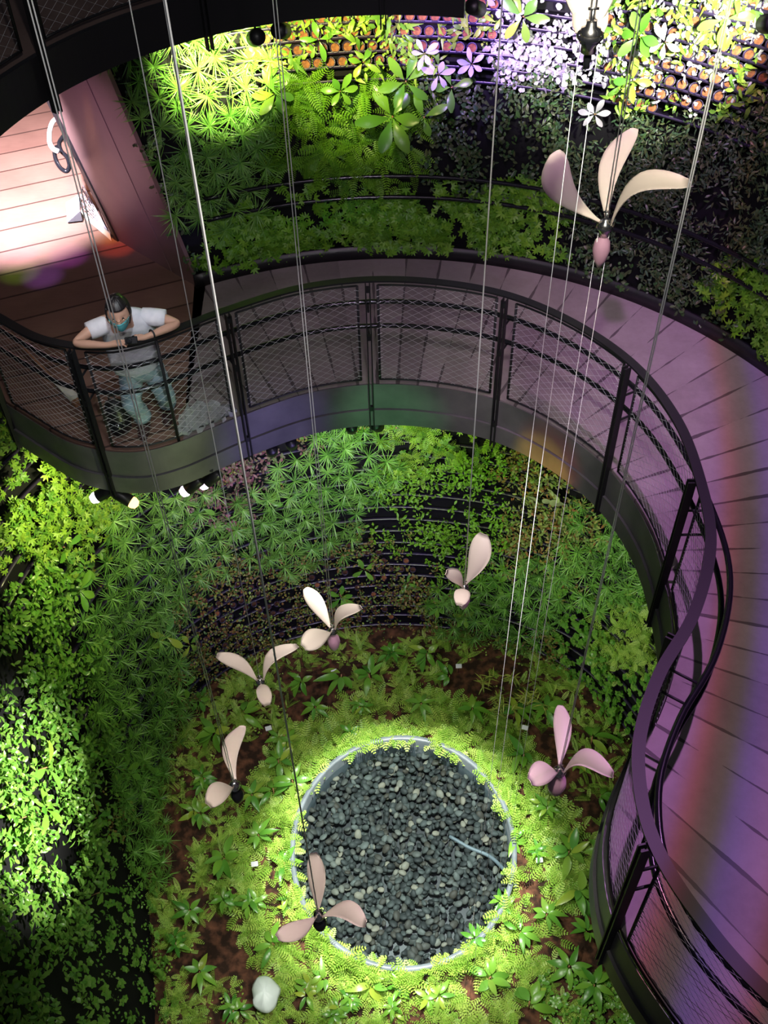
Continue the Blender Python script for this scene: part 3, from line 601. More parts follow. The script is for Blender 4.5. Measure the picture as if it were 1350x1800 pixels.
def wallpts(fn, n, v0=0.0, v1=1.0, off=0.04, dep=.17):
    u = rng.uniform(0, 1, n); v = rng.uniform(v0, v1, n); P, N = [], []
    for a, b in zip(u, v):
        p = fn(a, b); p1 = fn(min(1, a + .004), b); p0 = fn(max(0, a - .004), b); q = fn(a, min(1, b + .02)) - fn(a, max(0, b - .02))
        nn_ = np.cross(p1 - p0, q); nn_ /= np.linalg.norm(nn_)
        if nn_ @ (P3(0, 5, p[2]) - p) < 0: nn_ = -nn_
        P.append(p + nn_ * (off + dep * R_() ** 1.6 + .25 * dep * math.sin(p[2] * 5.1 + a * 40) * math.sin(a * 71))); N.append(nn_ + P3(0, 0, .35))
    return np.array(P), np.array(N), v
def visible(px, m=260): return (px[:, 0] > -m) & (px[:, 0] < 1350 + m) & (px[:, 1] > -m) & (px[:, 1] < 1800 + m)
# ---- lower wall
P, N, v = wallpts(low, 26000, 0, .995); px = seen(P); k = visible(px); P, N, v, px = P[k], N[k], v[k], px[k]; J = jit(px)
reg = np.zeros(len(P), int)
ZL = {
 1: [[(240, 850), (345, 870), (400, 930), (360, 1000), (300, 1050), (300, 1180), (330, 1330), (345, 1520), (280, 1560), (230, 1470), (170, 1300), (150, 1150), (150, 1050), (190, 950)],
     [(470, 850), (545, 790), (570, 745), (670, 745), (680, 800), (660, 870), (640, 900), (580, 960), (480, 990), (425, 970), (430, 900)],
     [(760, 1050), (850, 1005), (980, 1000), (990, 1060), (930, 1140), (800, 1120)], [(1030, 890), (1110, 870), (1175, 1010), (1175, 1050), (1060, 1055), (990, 1015)]],
 2: [[(-260, 700), (0, 690), (130, 820), (235, 865), (215, 930), (150, 1010), (60, 1040), (-260, 1050)]],
 3: [[(670, 735), (905, 735), (880, 800), (850, 830), (760, 860), (690, 845)]],
 4: [[(-260, 1020), (150, 1000), (180, 1200), (200, 1400), (190, 1560), (170, 1900), (-260, 2060)]],
 5: [[(880, 830), (1010, 830), (1070, 890), (1020, 1010), (860, 1000), (820, 930)]],
 6: [[(960, 1035), (1180, 1050), (1180, 1200), (1120, 1400), (980, 1250)]],
 7: [[(1050, 1080), (1190, 1050), (1190, 1180), (1070, 1180)]],
 8: [[(160, 1460), (340, 1520), (340, 2060), (120, 2060)]],
 9: [[(660, 835), (900, 800), (880, 1000), (790, 1040), (700, 960), (640, 940)]],
 10: [[(330, 840), (470, 780), (560, 755), (540, 800), (460, 850), (400, 930), (300, 900)]]}
for c, pl in ZL.items():
    for q in pl: reg[pin(J, q)] = c
def clump(P_): return np.clip(.62 + .9 * np.sin(P_[:, 2] * 4.3 + P_[:, 0] * 2.1) * np.sin(P_[:, 1] * 3.7 - P_[:, 0] * 3.3 + P_[:, 2]) + .5 * np.sin(P_[:, 2] * 11 + P_[:, 0] * 9) * np.sin(P_[:, 1] * 10), .22, 1)
dens = {0: .95, 1: .75, 2: .85, 3: 1.0, 4: .66, 5: 1.0, 6: .66, 7: .9, 8: .5, 9: .85, 10: .9}
keep = rng.uniform(0, 1, len(P)) < np.array([dens[r] for r in reg]) * clump(P); 
def part_of(mask): i = np.where(mask & keep)[0]; return P[i], N[i]
stuff('leaf_cover', ['small'], *part_of((reg == 0) & (px[:, 0] < 700)), 'mixed', 'sparse small round leaves growing in the violet pot grid of the lower back wall')
stuff('leaf_cover', ['oval', 'small'], *part_of((reg == 0) & (px[:, 0] >= 700)), 'mixed', 'mixed small green leaves on the lower wall right of the middle')
i1 = (reg == 1); stuff('leaf_cover', ['spiky'], *part_of(i1 & (rng.uniform(0, 1, len(P)) < .12)), 'spiky', 'grassy undergrowth between the spiky umbrella plants on the lower wall', smin=.5, smax=.8)
stuff('leaf_cover', ['lobed'], *part_of(reg == 2), 'lobed', 'bright yellow green lobed foliage below the left bulge of the walkway')
stuff('leaf_cover', ['lobed', 'feather'], *part_of(reg == 3), 'lobed', 'lit lime green feathery foliage under the middle of the walkway edge')
stuff('leaf_cover', ['oval'], *part_of(reg == 4), 'oval', 'dense glossy oval leaves covering the far left lower wall', smin=1.0, smax=1.6)
stuff('leaf_cover', ['oval', 'lance'], *part_of(reg == 5), 'red', 'yellow and reddish tinged leaves on the lower wall right of the middle below the walkway')
stuff('leaf_cover', ['glossy'], *part_of(reg == 6), 'oval', 'whorls of round glossy leaves on the dark lower wall at the right')
stuff('leaf_cover', ['feather'], *part_of(reg == 7), 'moss', 'yellowish feathery fern patch on the lower wall beside the right walkway edge')
stuff('leaf_cover', ['small', 'glossy'], *part_of(reg == 8), 'oval', 'sparse round leaves on the shadowed foot of the left wall')
stuff('leaf_cover', ['oval', 'lance'], *part_of(reg == 9), 'fern', 'trailing green leaves on the lower wall under the lime green foliage')
stuff('leaf_cover', ['oval', 'small'], *part_of(reg == 10), 'purple', 'dark purple leaves on the lower wall below the walkway left of the middle')
# individual spiky plants
def thin(P_, d):
    out = []; cell = {}
    for i, p in enumerate(P_):
        key = tuple((p // d).astype(int)); ok = True
        for a in (-1, 0, 1):
            for b in (-1, 0, 1):
                for c in (-1, 0, 1):
                    for j in cell.get((key[0] + a, key[1] + b, key[2] + c), ()):
                        if np.linalg.norm(P_[j] - p) < d: ok = False
        if ok: out.append(i); cell.setdefault(key, []).append(i)
    return out
def individuals(name, kinds, P_, N_, mat_, labels, cat, group, smin=.85, smax=1.2):
    mes = []
    for k_ in kinds:
        for q, (V, F, T) in enumerate(VAR[k_]): me = quadmesh(name, V, F, T); me.materials.append(M_[mat_]); mes.append(me)
    for i, (p, n_) in enumerate(zip(P_, N_)):
        o = bpy.data.objects.new(name, mes[i % len(mes)]); C.objects.link(o); n_ = np.array(n_) + rng.normal(0, .15, 3)
        Rm = frames(n_[None], rng.uniform(0, 6.28, 1))[0] * U_(smin, smax); Mx = Matrix(Rm.tolist()).to_4x4(); Mx.translation = [float(a) for a in p]; o.matrix_world = Mx
        tag(o, labels[i] if isinstance(labels, list) else labels, cat, group[i] if isinstance(group, list) else group)
UMB = []
for q, (lab, gp) in zip(ZL[1], (('spiky umbrella plant rosette in the diagonal band down the left lower wall', 'spiky plants of the left band'), ('spiky umbrella plant rosette in the patch under the middle of the walkway', 'spiky plants under the walkway middle'),
                                ('dull spiky umbrella plant rosette in the low patch behind the blurred pale winged spinner', 'spiky plants low right of middle'), ('bright spiky umbrella plant rosette beside the right inner edge of the walkway', 'spiky plants beside the right walkway edge'))):
    idx = np.where(pin(J, q))[0]; idx = idx[thin(P[idx], .185)]; UMB += [(p_, n_, lab, gp) for p_, n_ in zip(P[idx] + N[idx] * .05, N[idx])]
# planting grid bars and pots on the exposed part of the lower wall
gr = empty('planting_grid', (0, 8.9, -3), 'black horizontal tray rails of the lower green wall', 'trellis')
for v_ in np.linspace(.02, .97, 27):
    us_ = np.linspace(.22, .84, 60); pth = []
    for u in us_: p = low(u, v_); pth.append(p + nrm(P3(0, 5, p[2]) - p) * .05)
    b = MB(); b.strip(pth, [(-.03, -.006), (.02, -.006), (.02, .004), (-.03, .004)]); build('rail', b, M_['tray'], gr).location = (0, -8.9, 3)
def pot_mesh(r, h, name):
    b = MB(); b.lathe([(r * .78, 0), (r, h), (r * 1.13, h), (r * 1.13, h + .007), (r * .93, h + .007), (r * .9, h - .02)], n=14); return b.mesh(name)
pm = pot_mesh(.042, .075, 'plant_pot'); pm.materials.append(M_['tray'])
sb = MB(); sb.lathe([(.001, .066), (.02, .068), (.039, .062)], n=12); sm = sb.mesh('soil'); sm.materials.append(M_['potsoil'])
s2 = MB(); s2.lathe([(.001, .066), (.02, .068), (.039, .062)], n=12); sm2 = s2.mesh('soil'); sm2.materials.append(M_['soil'])
def pot(p, n_, lab, gp, soil=sm, k=1.0):
    o = bpy.data.objects.new('plant_pot', pm); C.objects.link(o); Rm = frames(np.array(n_)[None], np.zeros(1))[0] * k; Mx = Matrix(Rm.tolist()).to_4x4(); Mx.translation = [float(a) for a in p]; o.matrix_world = Mx
    tag(o, lab, 'pot', gp); s_ = bpy.data.objects.new('soil', soil); C.objects.link(s_); s_.parent = o
cnt = 0
for r_, v_ in enumerate(np.linspace(.05, .80, 27)):
    for u in np.linspace(.25, .72, 66):
        p = low(u + (r_ % 2) * .003, v_); q = seen(p)[0]
        if (pin(q[None], [(330, 1000), (480, 960), (700, 940), (800, 1050), (790, 1110), (540, 1120), (420, 1200), (340, 1200)])[0]) and R_() < .6 and cnt < 230:
            n_ = nrm(P3(0, 5, p[2]) - p); pot(p + n_ * .03, n_ + P3(0, 0, .55), 'small dark pot with bare soil in the violet pot grid of the lower back wall', 'pots in the lower grid', sm2 if R_() < .85 else sm, .95); cnt += 1
# ---- upper wall
P, N, v = wallpts(upw, 11000, .03, .97, .03, .07); px = seen(P); k = visible(px, 200); P, N, v, px = P[k], N[k], v[k], px[k]; J = jit(px, 12); reg = np.zeros(len(P), int)
ZU = {
 1: [[(180, 90), (300, 80), (430, 40), (500, 150), (480, 330), (400, 400), (320, 380)]],
 3: [[(480, 130), (720, 115), (770, 200), (740, 340), (480, 450), (400, 400), (470, 250)]],
 4: [[(720, 120), (1000, 130), (990, 340), (730, 340)]],
 5: [[(980, 130), (1500, 110), (1500, 620), (1000, 430)]],
 6: [[(350, 400), (480, 340), (990, 330), (990, 460), (350, 480)], [(1230, 480), (1550, 450), (1500, 700), (1330, 620)]],
 7: [[(440, -80), (700, -80), (880, -80), (870, 80), (720, 120), (460, 130)]],
 8: [[(860, -80), (1080, -80), (1090, 60), (1060, 125), (880, 130)]],
 9: [[(1060, -80), (1550, -80), (1550, 100), (1300, 190), (1060, 190)]]}
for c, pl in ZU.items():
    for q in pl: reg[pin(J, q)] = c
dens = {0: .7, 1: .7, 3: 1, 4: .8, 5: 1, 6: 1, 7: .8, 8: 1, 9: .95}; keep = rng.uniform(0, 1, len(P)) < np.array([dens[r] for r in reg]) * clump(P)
stuff('leaf_cover', ['spiky', 'feather'], *part_of((reg == 1) & (rng.uniform(0, 1, len(P)) < .5)), 'spiky', 'grassy undergrowth of the upper wall beside the leaning panel', smin=.6, smax=.9)
stuff('leaf_cover', ['bigfeather', 'bigfeather', 'feather'], *part_of((reg == 3) & (rng.uniform(0, 1, len(P)) < .26)), 'fern', 'green ferns on the upper wall left of the middle', smin=.85, smax=1.3)
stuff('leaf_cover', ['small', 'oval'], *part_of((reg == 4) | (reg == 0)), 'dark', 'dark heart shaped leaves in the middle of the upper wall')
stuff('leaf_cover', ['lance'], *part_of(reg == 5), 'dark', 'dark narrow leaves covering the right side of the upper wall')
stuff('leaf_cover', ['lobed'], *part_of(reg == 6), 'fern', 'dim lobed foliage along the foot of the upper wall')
stuff('leaf_cover', ['hang', 'small'], *part_of(reg == 7), 'lobed', 'stray shoots between the pots at the top of the upper wall')
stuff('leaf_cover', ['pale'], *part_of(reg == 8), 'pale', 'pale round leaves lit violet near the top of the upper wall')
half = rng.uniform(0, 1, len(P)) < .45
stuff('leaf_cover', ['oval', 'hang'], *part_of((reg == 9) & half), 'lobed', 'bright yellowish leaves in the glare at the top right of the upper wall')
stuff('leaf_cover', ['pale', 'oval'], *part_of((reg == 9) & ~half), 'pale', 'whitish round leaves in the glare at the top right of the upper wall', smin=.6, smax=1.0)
idx = np.where(reg == 1)[0]; idx = idx[thin(P[idx], .17)]; UMB += [(p_, n_, 'spiky umbrella plant rosette on the upper wall beside the leaning panel', 'spiky plants of the upper wall') for p_, n_ in zip(P[idx] + N[idx] * .05, N[idx])]
def uk(t): q = seen(t[0])[0]; return np.linalg.norm(t[0] - CP) + (20 if not (-20 < q[0] < 1370 and -20 < q[1] < 1820) else 0)
UMB.sort(key=uk)
individuals('umbrella_plant', ['spiky'], [t[0] for t in UMB[:298]], [t[1] for t in UMB[:298]], 'spiky', [t[2] for t in UMB[:298]], 'plant', [t[3] for t in UMB[:298]], .95, 1.25)
stuff('umbrella_plant_mass', ['spiky'], [t[0] for t in UMB[298:]], [t[1] for t in UMB[298:]], 'spiky', 'remaining spiky umbrella plants, furthest away or past the photo edge', 'plants', .95, 1.25)
ug = empty('pot_shelf_grid', (0, 9, 2), 'dark tray shelves holding pots at the top of the upper wall', 'shelf')
for v_ in np.arange(1.85, 3.2, .125):
    b = MB(); pth = with_z(np.array(arc(4.04, 108, 20, 100)), v_); b.strip(pth, [(-.06, -.006), (.05, -.006), (.06, .022), (.053, .022), (.045, .004), (-.06, .004)]); build('tray', b, M_['tray'], ug).location = (0, -9, -2)
cnt = [0, 0]
for r_, z in enumerate(np.arange(1.85, 3.1, .125)):
    for a in np.arange(107, 28, -1.55):
        aa = math.radians(a + .7 * (r_ % 2)); n_ = P3(-math.cos(aa), -math.sin(aa), 0); p = P3(0, 5, z + .005) - n_ * 4.06; q = seen(p)[0][None]
        for g_, (pl, lab, gp) in enumerate(((ZU[7][0], 'dark pot of orange brown soil in the top tray rows left of the middle', 'pots at the top of the upper wall'), ([(1060, 30), (1400, 0), (1400, 110), (1290, 190), (1080, 200)], 'dark pot of soil in the violet tray rows at the top right', 'pots at the top right of the upper wall'))):
            if pin(q, pl)[0] and q[0][1] > -30: pot(p, n_ + P3(0, 0, .75), lab, gp, sm, 1.0); cnt[g_] += 1
# ---- ground cover
PX = rng.uniform(-3.3, 3.8, 9000); PY = rng.uniform(1.2, 9.2, 9000)
def dpool(x, y): return np.hypot((x - PC[0]) / PRX, (y - PC[1]) / PRY)
wallr = np.array([min(np.hypot(BOT[:, 0] - a, BOT[:, 1] - b)) for a, b in zip(PX, PY)]); d = dpool(PX, PY)
bare = np.sin(3.1 * PX + 1.3) * np.cos(2.7 * PY + .4) + .35 * np.sin(7 * PX) * np.cos(6 * PY + 1)
ins = (d > 1.06) & (wallr > .08)
for (x, y) in [(0, 0)]: pass
near = ins & (d < 1.55) & (rng.uniform(0, 1, 9000) < .62); P_ = np.c_[PX, PY, -6.50 + .05 * np.exp(-((d - 1.1) / .25) ** 2)]; UPN = np.tile([0, 0, 1.0], (9000, 1))
far = ins & (d >= 1.5) & (bare < .25) & (rng.uniform(0, 1, 9000) < .62)
stuff('moss_cover', ['feather'], P_[near], UPN[near], 'moss', 'lime green ferny moss ringing the round pebble basin', 'moss', .9, 1.7)
stuff('moss_cover', ['feather', 'bigfeather', 'small'], P_[far], UPN[far], 'moss', 'patchy lime green fern cover on the brown soil away from the basin', 'moss', .6, 1.1)
stuff('leaf_cover', ['glossy', 'pale'], np.c_[rng.uniform(1.7, 3.1, 260), rng.uniform(2.6, 4.0, 260), np.full(260, -6.45)], np.tile([0, 0, 1.0], (260, 1)), 'oval', 'low round leaved ground cover at the bottom beside the walkway', smin=.7, smax=1.1)
# fern fronds that hang over the rim
rimp, rimn = [], []
for a in np.r_[rng.uniform(0, 2 * PI, 46), rng.normal(1.85, .16, 24), rng.normal(1.15, .12, 12), rng.normal(.35, .12, 12), rng.normal(3.0, .1, 8), rng.normal(-1.9, .45, 46), rng.normal(-.9, .25, 20)]:
    f = U_(.985, 1.07); rimp.append((PC[0] + PRX * f * math.cos(a), PC[1] + PRY * f * math.sin(a), -6.30)); rimn.append((-.5 * math.cos(a), -.5 * math.sin(a), 1))
individuals('fern', ['feather'], rimp, rimn, 'moss', 'small lime green fern spilling over the rim of the round basin', 'plant', 'ferns on the basin rim', 1.0, 1.75)
def plantlabels(base, places): return [base + ' ' + p for p in places]
flo = [(650,1190),(740,1240),(600,1190),(530,1200),(750,1150),(790,1190),(690,1150),(632,1245),(500,1295),(615,1300),(490,1340),(480,1390),(445,1400),(515,1375),(455,1470),(500,1520),(442,1590),(400,1590),(480,1660),(395,1510),(920,1330),(960,1415),(900,1480),(945,1500),(1000,1500),(1015,1570),(885,1590),(915,1640),(960,1610),(842,1650),(650,1730),(570,1720),(620,1760),(700,1735),(690,1775),(765,1760),(535,1740),(350,1710),(410,1780),(1000,1700),(930,1765),(1045,1735),(1020,1350),(1055,1400),(380,1290),(430,1255),(362,1370),(350,1430),(960,1250),(905,1255),(1040,1300),(335,1600),(310,1660),(555,1245),(830,1250),(500,1590),(590,1780),(860,1720),(1060,1500),(1030,1640)]
side = []
for x, y in flo:
    a = math.atan2(-(y - 1500) / 1.0, (x - 705)); r = math.hypot(x - 705, y - 1500)
    dirs = ['right of', 'behind and right of', 'behind', 'behind and left of', 'left of', 'in front and left of', 'in front of', 'in front and right of'][int(round(a / (PI / 4))) % 8]
    side.append(('broad leaved green plant on the ground ' + ('close ' if r < 250 else 'further ') + dirs + ' the pebble basin', 'ground plants ' + ('near ' if r < 250 else 'far ') + dirs))
fp = [at_z(x, y, -6.38) for x, y in flo]
mesb = []
for k_ in ('bro2', 'broad', 'bro3'):
    for V, F, T in VAR[k_]: me = quadmesh('leaves', V, F, T); me.materials.append(M_['broad']); mesb.append(me)
st = MB(); st.tube([(0, 0, -.14), (0.005, 0, .05)], .006, 5); stm = st.mesh('stem'); stm.materials.append(M_['handle'])
def potplant(name, p, n_, lab, gp, k=1.0, mesh=None, spin=None):
    e = empty(name, p, lab, 'plant', gp); Rm = frames(np.array(n_, float)[None], np.array([U_(0, 6) if spin is None else spin]))[0] * k; Mx = Matrix(Rm.tolist()).to_4x4(); Mx.translation = [float(a) for a in p]; e.matrix_world = Mx
    o = bpy.data.objects.new('leaves', mesh or random.choice(mesb)); C.objects.link(o); o.parent = e
    s_ = bpy.data.objects.new('stem', stm); C.objects.link(s_); s_.parent = e
for p, (lab, gp) in zip(fp, side): potplant('broad_leaf_plant', p, (U_(-.15, .15), U_(-.25, .05), 1), lab, gp, U_(.95, 1.45))
# broad plants growing out of the walls: place in the photo, size, shape, label
mo = []
for k_ in ('obov', 'tri'):
    for V, F, T in VAR[k_]: me = quadmesh('leaves', V, F, T); me.materials.append(M_['broad']); mo.append(me)
pale_m = []
for V, F, T in VAR['obov'][:3]: me = quadmesh('leaves', V, F, T); me.materials.append(M_['pale']); pale_m.append(me)
GU, GV = np.meshgrid(np.linspace(0.02, .98, 240), np.linspace(0.02, .98, 90)); 
def table(fn): 
    pts = np.array([fn(a, b) for a, b in zip(GU.ravel(), GV.ravel())]); return pts, seen(pts)
TL = table(low); TU = table(upw)
def wall_at(T, x, y):
    i = np.argmin(np.hypot(T[1][:, 0] - x, T[1][:, 1] - y) + 0.02 * T[0][:, 1]); p = T[0][i]; n_ = nrm(P3(0, 5, p[2]) - p); return p + n_ * .14, n_
for x, y, s, lab in [(85, 955, 1.0, 'green long leaved plant just below the yellow green foliage at the left'), (130, 985, .8, 'small star of green leaves below the yellow green foliage at the left'), (118, 1030, .9, 'drooping leaf pair at the left below the star of green leaves'), (272, 1108, 1.15, 'large drooping leaved plant with one yellowing leaf on the left wall'), (320, 1118, .9, 'thin leaved plant right of the drooping plant with a yellowing leaf'),
    (303, 1195, 1.0, 'dark drooping leaved plant on the left wall above the lower pale winged spinner'), (335, 1215, .8, 'plant with a yellow hanging leaf on the left wall near the ground'), (205, 1265, .7, 'single upright dark leaf plant in the spiky band'), (232, 1340, 1.15, 'large green leaved plant in the lower spiky band of the left wall'), (195, 1350, .9, 'broad leaved plant left of the large one in the lower spiky band'), (238, 1375, .8, 'lower drooping plant in the spiky band of the left wall'), (135, 1438, 1.1, 'three armed yellow green plant on the lower left wall'),
    (45, 1430, 1.0, 'pale lit plant at the left edge on the lower wall'), (55, 1350, 1.1, 'bright overexposed plant at the left edge of the lower wall'), (15, 1440, .9, 'plant with orange tinged leaf at the very left edge'), (95, 1275, .7, 'single broad leaf plant on the far left wall'), (150, 1570, .8, 'dark leaved plant low on the left wall'), (640, 985, .9, 'pale green forked plant in the middle of the lower back wall'), (597, 1032, .9, 'yellow green plant above the pink winged spinner'), (820, 1065, .8, 'yellow green plant below the blurred pale spinner'),
    (880, 1010, .8, 'forked light green plant left of the dull spiky patch'), (772, 1050, .7, 'small drooping plant left of the blurred pale spinner'), (470, 870, .7, 'light leaved plant in the purple leaved area'), (345, 880, .9, 'single large lobed leaf plant by the walkway edge left of the middle'), (300, 1035, .7, 'withered plant in the upper left spiky band'), (720, 1010, .6, 'slim grey green plant in the middle right of the lower back wall'), (1020, 1290, .8, 'grey green leaved plant at the foot of the right wall')]:
    p, n_ = wall_at(TL, x, y); potplant('broad_leaf_plant', p, n_ + P3(0, 0, .4), lab, None, s, random.choice(mo))
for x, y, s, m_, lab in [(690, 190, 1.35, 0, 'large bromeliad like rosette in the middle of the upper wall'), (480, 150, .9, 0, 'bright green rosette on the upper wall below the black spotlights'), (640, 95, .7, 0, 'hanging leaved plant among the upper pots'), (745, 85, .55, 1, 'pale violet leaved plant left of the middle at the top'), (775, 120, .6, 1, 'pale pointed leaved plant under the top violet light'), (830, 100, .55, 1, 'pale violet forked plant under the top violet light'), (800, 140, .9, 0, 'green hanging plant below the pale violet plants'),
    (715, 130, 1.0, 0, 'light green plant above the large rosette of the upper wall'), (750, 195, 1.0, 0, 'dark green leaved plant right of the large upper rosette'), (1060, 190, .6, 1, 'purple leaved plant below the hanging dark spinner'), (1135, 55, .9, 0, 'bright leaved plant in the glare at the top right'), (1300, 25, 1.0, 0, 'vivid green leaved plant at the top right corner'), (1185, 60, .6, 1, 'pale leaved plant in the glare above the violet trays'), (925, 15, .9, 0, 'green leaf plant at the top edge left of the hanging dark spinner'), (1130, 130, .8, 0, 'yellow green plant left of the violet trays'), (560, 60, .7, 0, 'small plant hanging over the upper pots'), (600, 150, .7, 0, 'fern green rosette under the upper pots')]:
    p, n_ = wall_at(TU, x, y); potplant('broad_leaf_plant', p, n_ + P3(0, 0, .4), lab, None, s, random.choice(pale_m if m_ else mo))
# big pale leaves by the walkway edge at the right
bl = MB(); e = empty('large_leaf_plant', (0, 0, 0), 'big pale green leaves right under the walkway edge at the right', 'plant'); pL, nL = wall_at(TL, 985, 848); e.location = pL.tolist()
for x, y, s in ((-.10, .02, .20), (.02, -.02, .24), (.12, -.06, .18), (.22, -.10, .22), (.0, .10, .16)):
    V, F = leaf(s, s * .8, 6, .25, .2, 'round'); t_ = nrm(np.cross((0, 0, 1.0), nL)); V = xf(V, U_(2, 4), -.3, 0); Rm = frames(nL[None], np.array([U_(-.6, .6)]))[0]
    b = MB(); b.add([Rm @ v_ + t_ * x * -1 + P3(0, 0, y) + nL * .12 for v_ in V], [tuple(f) for f in F], tint=.3); build('leaf', b, M_['pale'] if s > .3 else leafmat('pale_green_leaf', [G(.45, .55, .25), G(.52, .6, .32), G(.4, .5, .2)]) if x == -.10 else bpy.data.materials['pale_green_leaf'], e)
# yellow bamboo clump
for i, (x, y) in enumerate([(880, 1215), (905, 1230), (850, 1195), (925, 1205), (870, 1240), (895, 1185), (940, 1230)]):
    p = at_z(x, y + 25, -6.5); b = MB(); st_ = [p * 0 + P3(0, 0, 0), P3(U_(-.1, .1), U_(-.1, .05), .25), P3(U_(-.2, .2), U_(-.2, .1), .5)]; st_ = catmull(st_, 6); b.tube(st_, .004, 4)
    e = empty('bamboo_stalk', p, 'thin yellow green bamboo like stalk behind the basin at the right', 'plant', 'bamboo stalks'); build('stem', b, M_['bamboo'], e); L_ = []
    for j in range(26):
        t = U_(.25, 1); q = st_[int(t * (len(st_) - 1))]; V, F = leaf(U_(.10, .17), .018, 4, .4, .2, 'lance', 0); L_.append((xf(V, U_(0, 6.28), U_(-.3, .5), 0, q), F, R_() * .6))
    V, F, T = join(L_); link('leaves', quadmesh('leaves', V, F, T), M_['bamboo'], e)
# ------------------------------------------------------------------ round basin with pebbles
def ell(f, z, n=72): return [P3(PC[0] + PRX * f * math.cos(2 * PI * j / n), PC[1] + PRY * f * math.sin(2 * PI * j / n), z) for j in range(n)]
ba = empty('pebble_basin', (PC[0], PC[1], -6.9), 'round grey blue plastic basin sunk in the planted ground', 'basin'); bo = P3(*ba.location)
b = MB(); b.rings([[p - bo for p in ell(f, z)] for f, z in ((1.0, -6.95), (1.0, -6.30), (.997, -6.285), (.962, -6.285), (.955, -6.30), (.945, -6.72))], False); build('rim', b, M_['rim'], ba)
b = MB(); b.rings([[p - bo for p in ell(f, -6.70)] for f in (.96, .5, .01)], False); build('bottom', b, M_['black'], ba)
b = MB(); b.rings([ell(f, -6.47) for f in (.965, .6, .3, .01)], False); tag(build('water', b, M_['water']), 'still clear water surface in the round basin', 'water', kind='stuff')
def pebble(sx, sy, sz, seed):
    r = random.Random(seed); V = []; Fq = []; nu, nv = 10, 6; k = [r.uniform(.9, 1.1) for _ in range(4)]
    for i in range(nv + 1):
        t = PI * i / nv
        for j in range(nu):
            a = 2 * PI * j / nu; w = 1 + .09 * math.sin(2 * a + k[0] * 9) + .05 * math.sin(3 * a + k[1] * 20); st_ = max(.02, math.sin(t))
            V.append((sx * st_ * math.cos(a) * w, sy * st_ * math.sin(a) * w, sz * math.cos(t)))
    for i in range(nv):
        for j in range(nu): Fq.append((i * nu + j, (i + 1) * nu + j, (i + 1) * nu + (j + 1) % nu, i * nu + (j + 1) % nu))
    return np.array(V), np.array(Fq)
PB = [pebble(U_(.042, .054), U_(.029, .040), U_(.016, .024), i) for i in range(6)]
pts = []
for i in range(5200):
    a, r = rng.uniform(0, 2 * PI), math.sqrt(rng.uniform(0, 1)) * .93; pts.append((PC[0] + PRX * r * math.cos(a), PC[1] + PRY * r * math.sin(a), 0))
pts = np.array(pts); top = pts[thin(pts, .064)]; low_ = pts[thin(pts[::-1], .062)][:]; top[:, 2] = -6.60 + rng.uniform(-.012, .02, len(top)); low_ = low_.copy(); low_[:, 2] = -6.635 + rng.uniform(-.01, .012, len(low_))
order = np.argsort(np.linalg.norm(top - CP, axis=1)); ind, rest = top[order[:300]], top[order[300:]]
pmes = []
for V, F in PB: me = quadmesh('pebble', V, F, np.full(len(F), .1)); me.materials.append(M_['pebble']); pmes.append(me)
for i, p in enumerate(ind):
    o = bpy.data.objects.new('pebble', pmes[i % 6]); C.objects.link(o); o.location = p.tolist(); o.rotation_euler = (U_(-.45, .45), U_(-.45, .45), U_(0, 6.28)); s = U_(.8, 1.35); o.scale = (s, s, s)
    tag(o, 'smooth grey river pebble in the front part of the round basin', 'pebble', 'pebbles in the front of the basin')
VAR['peb'] = [(V, F, np.zeros(len(F))) for V, F in PB]
def pebstuff(P_, lab):
    Vs, Fs, Ts, n = [], [], [], 0
    for i, p in enumerate(P_):
        V, F = PB[i % 6]; s = U_(.8, 1.35); Vs.append(xf(V, U_(0, 6.28), U_(-.45, .45), U_(-.45, .45), p, s)); Fs.append(F + n); Ts.append(np.full(len(F), R_())); n += len(V)
    tag(link('pebble_bed', quadmesh('pebble_bed', np.vstack(Vs), np.vstack(Fs), np.concatenate(Ts)), M_['pebble']), lab, 'pebbles', kind='stuff')
pebstuff(np.vstack([rest]), 'grey river pebbles filling the back of the round basin'); pebstuff(low_, 'lower layer of dark river pebbles in the basin')
b = MB(); b.tube(catmull([at_z(908, 1560, -6.36), at_z(885, 1528, -6.50), at_z(860, 1505, -6.56), at_z(825, 1490, -6.585), at_z(790, 1470, -6.60)], 6), .025, 8); tag(build('basin_hose', b, M_['rim']), 'dark hose lying in the right side of the basin', 'hose')
# small white plant tags on the ground
for x, y, r, lab in [(588, 1183, .4, 'white plant tag behind the basin left of the middle'), (806, 1173, 0, 'white plant tag far behind the basin to the right'), (473, 1282, .3, 'grey plant tag on brown soil left of the basin top'), (922, 1281, -.3, 'pale plant tag behind the right pale pink spinner'), (947, 1513, .1, 'dark grey plant tag right of the basin'), (449, 1520, .1, 'white plant tag left of the basin'), (838, 1655, .3, 'dark plant tag at the front right rim of the basin'), (505, 865, 0, None)]:
    if lab is None: continue
    e = empty('plant_tag', at_z(x, y + 4, -6.42), lab, 'tag'); R = np.array(Matrix.Rotation(r, 3, 'Z') @ Matrix.Rotation(-.9, 3, 'X')); b = MB(); b.box((0, 0, .09), (.085, .004, .06), R); build('card', b, M_['tagw'], e, False); b = MB(); b.tube([(0, 0, -.08), (0, .01, .08)], .004, 5); build('stake', b, M_['black'], e)
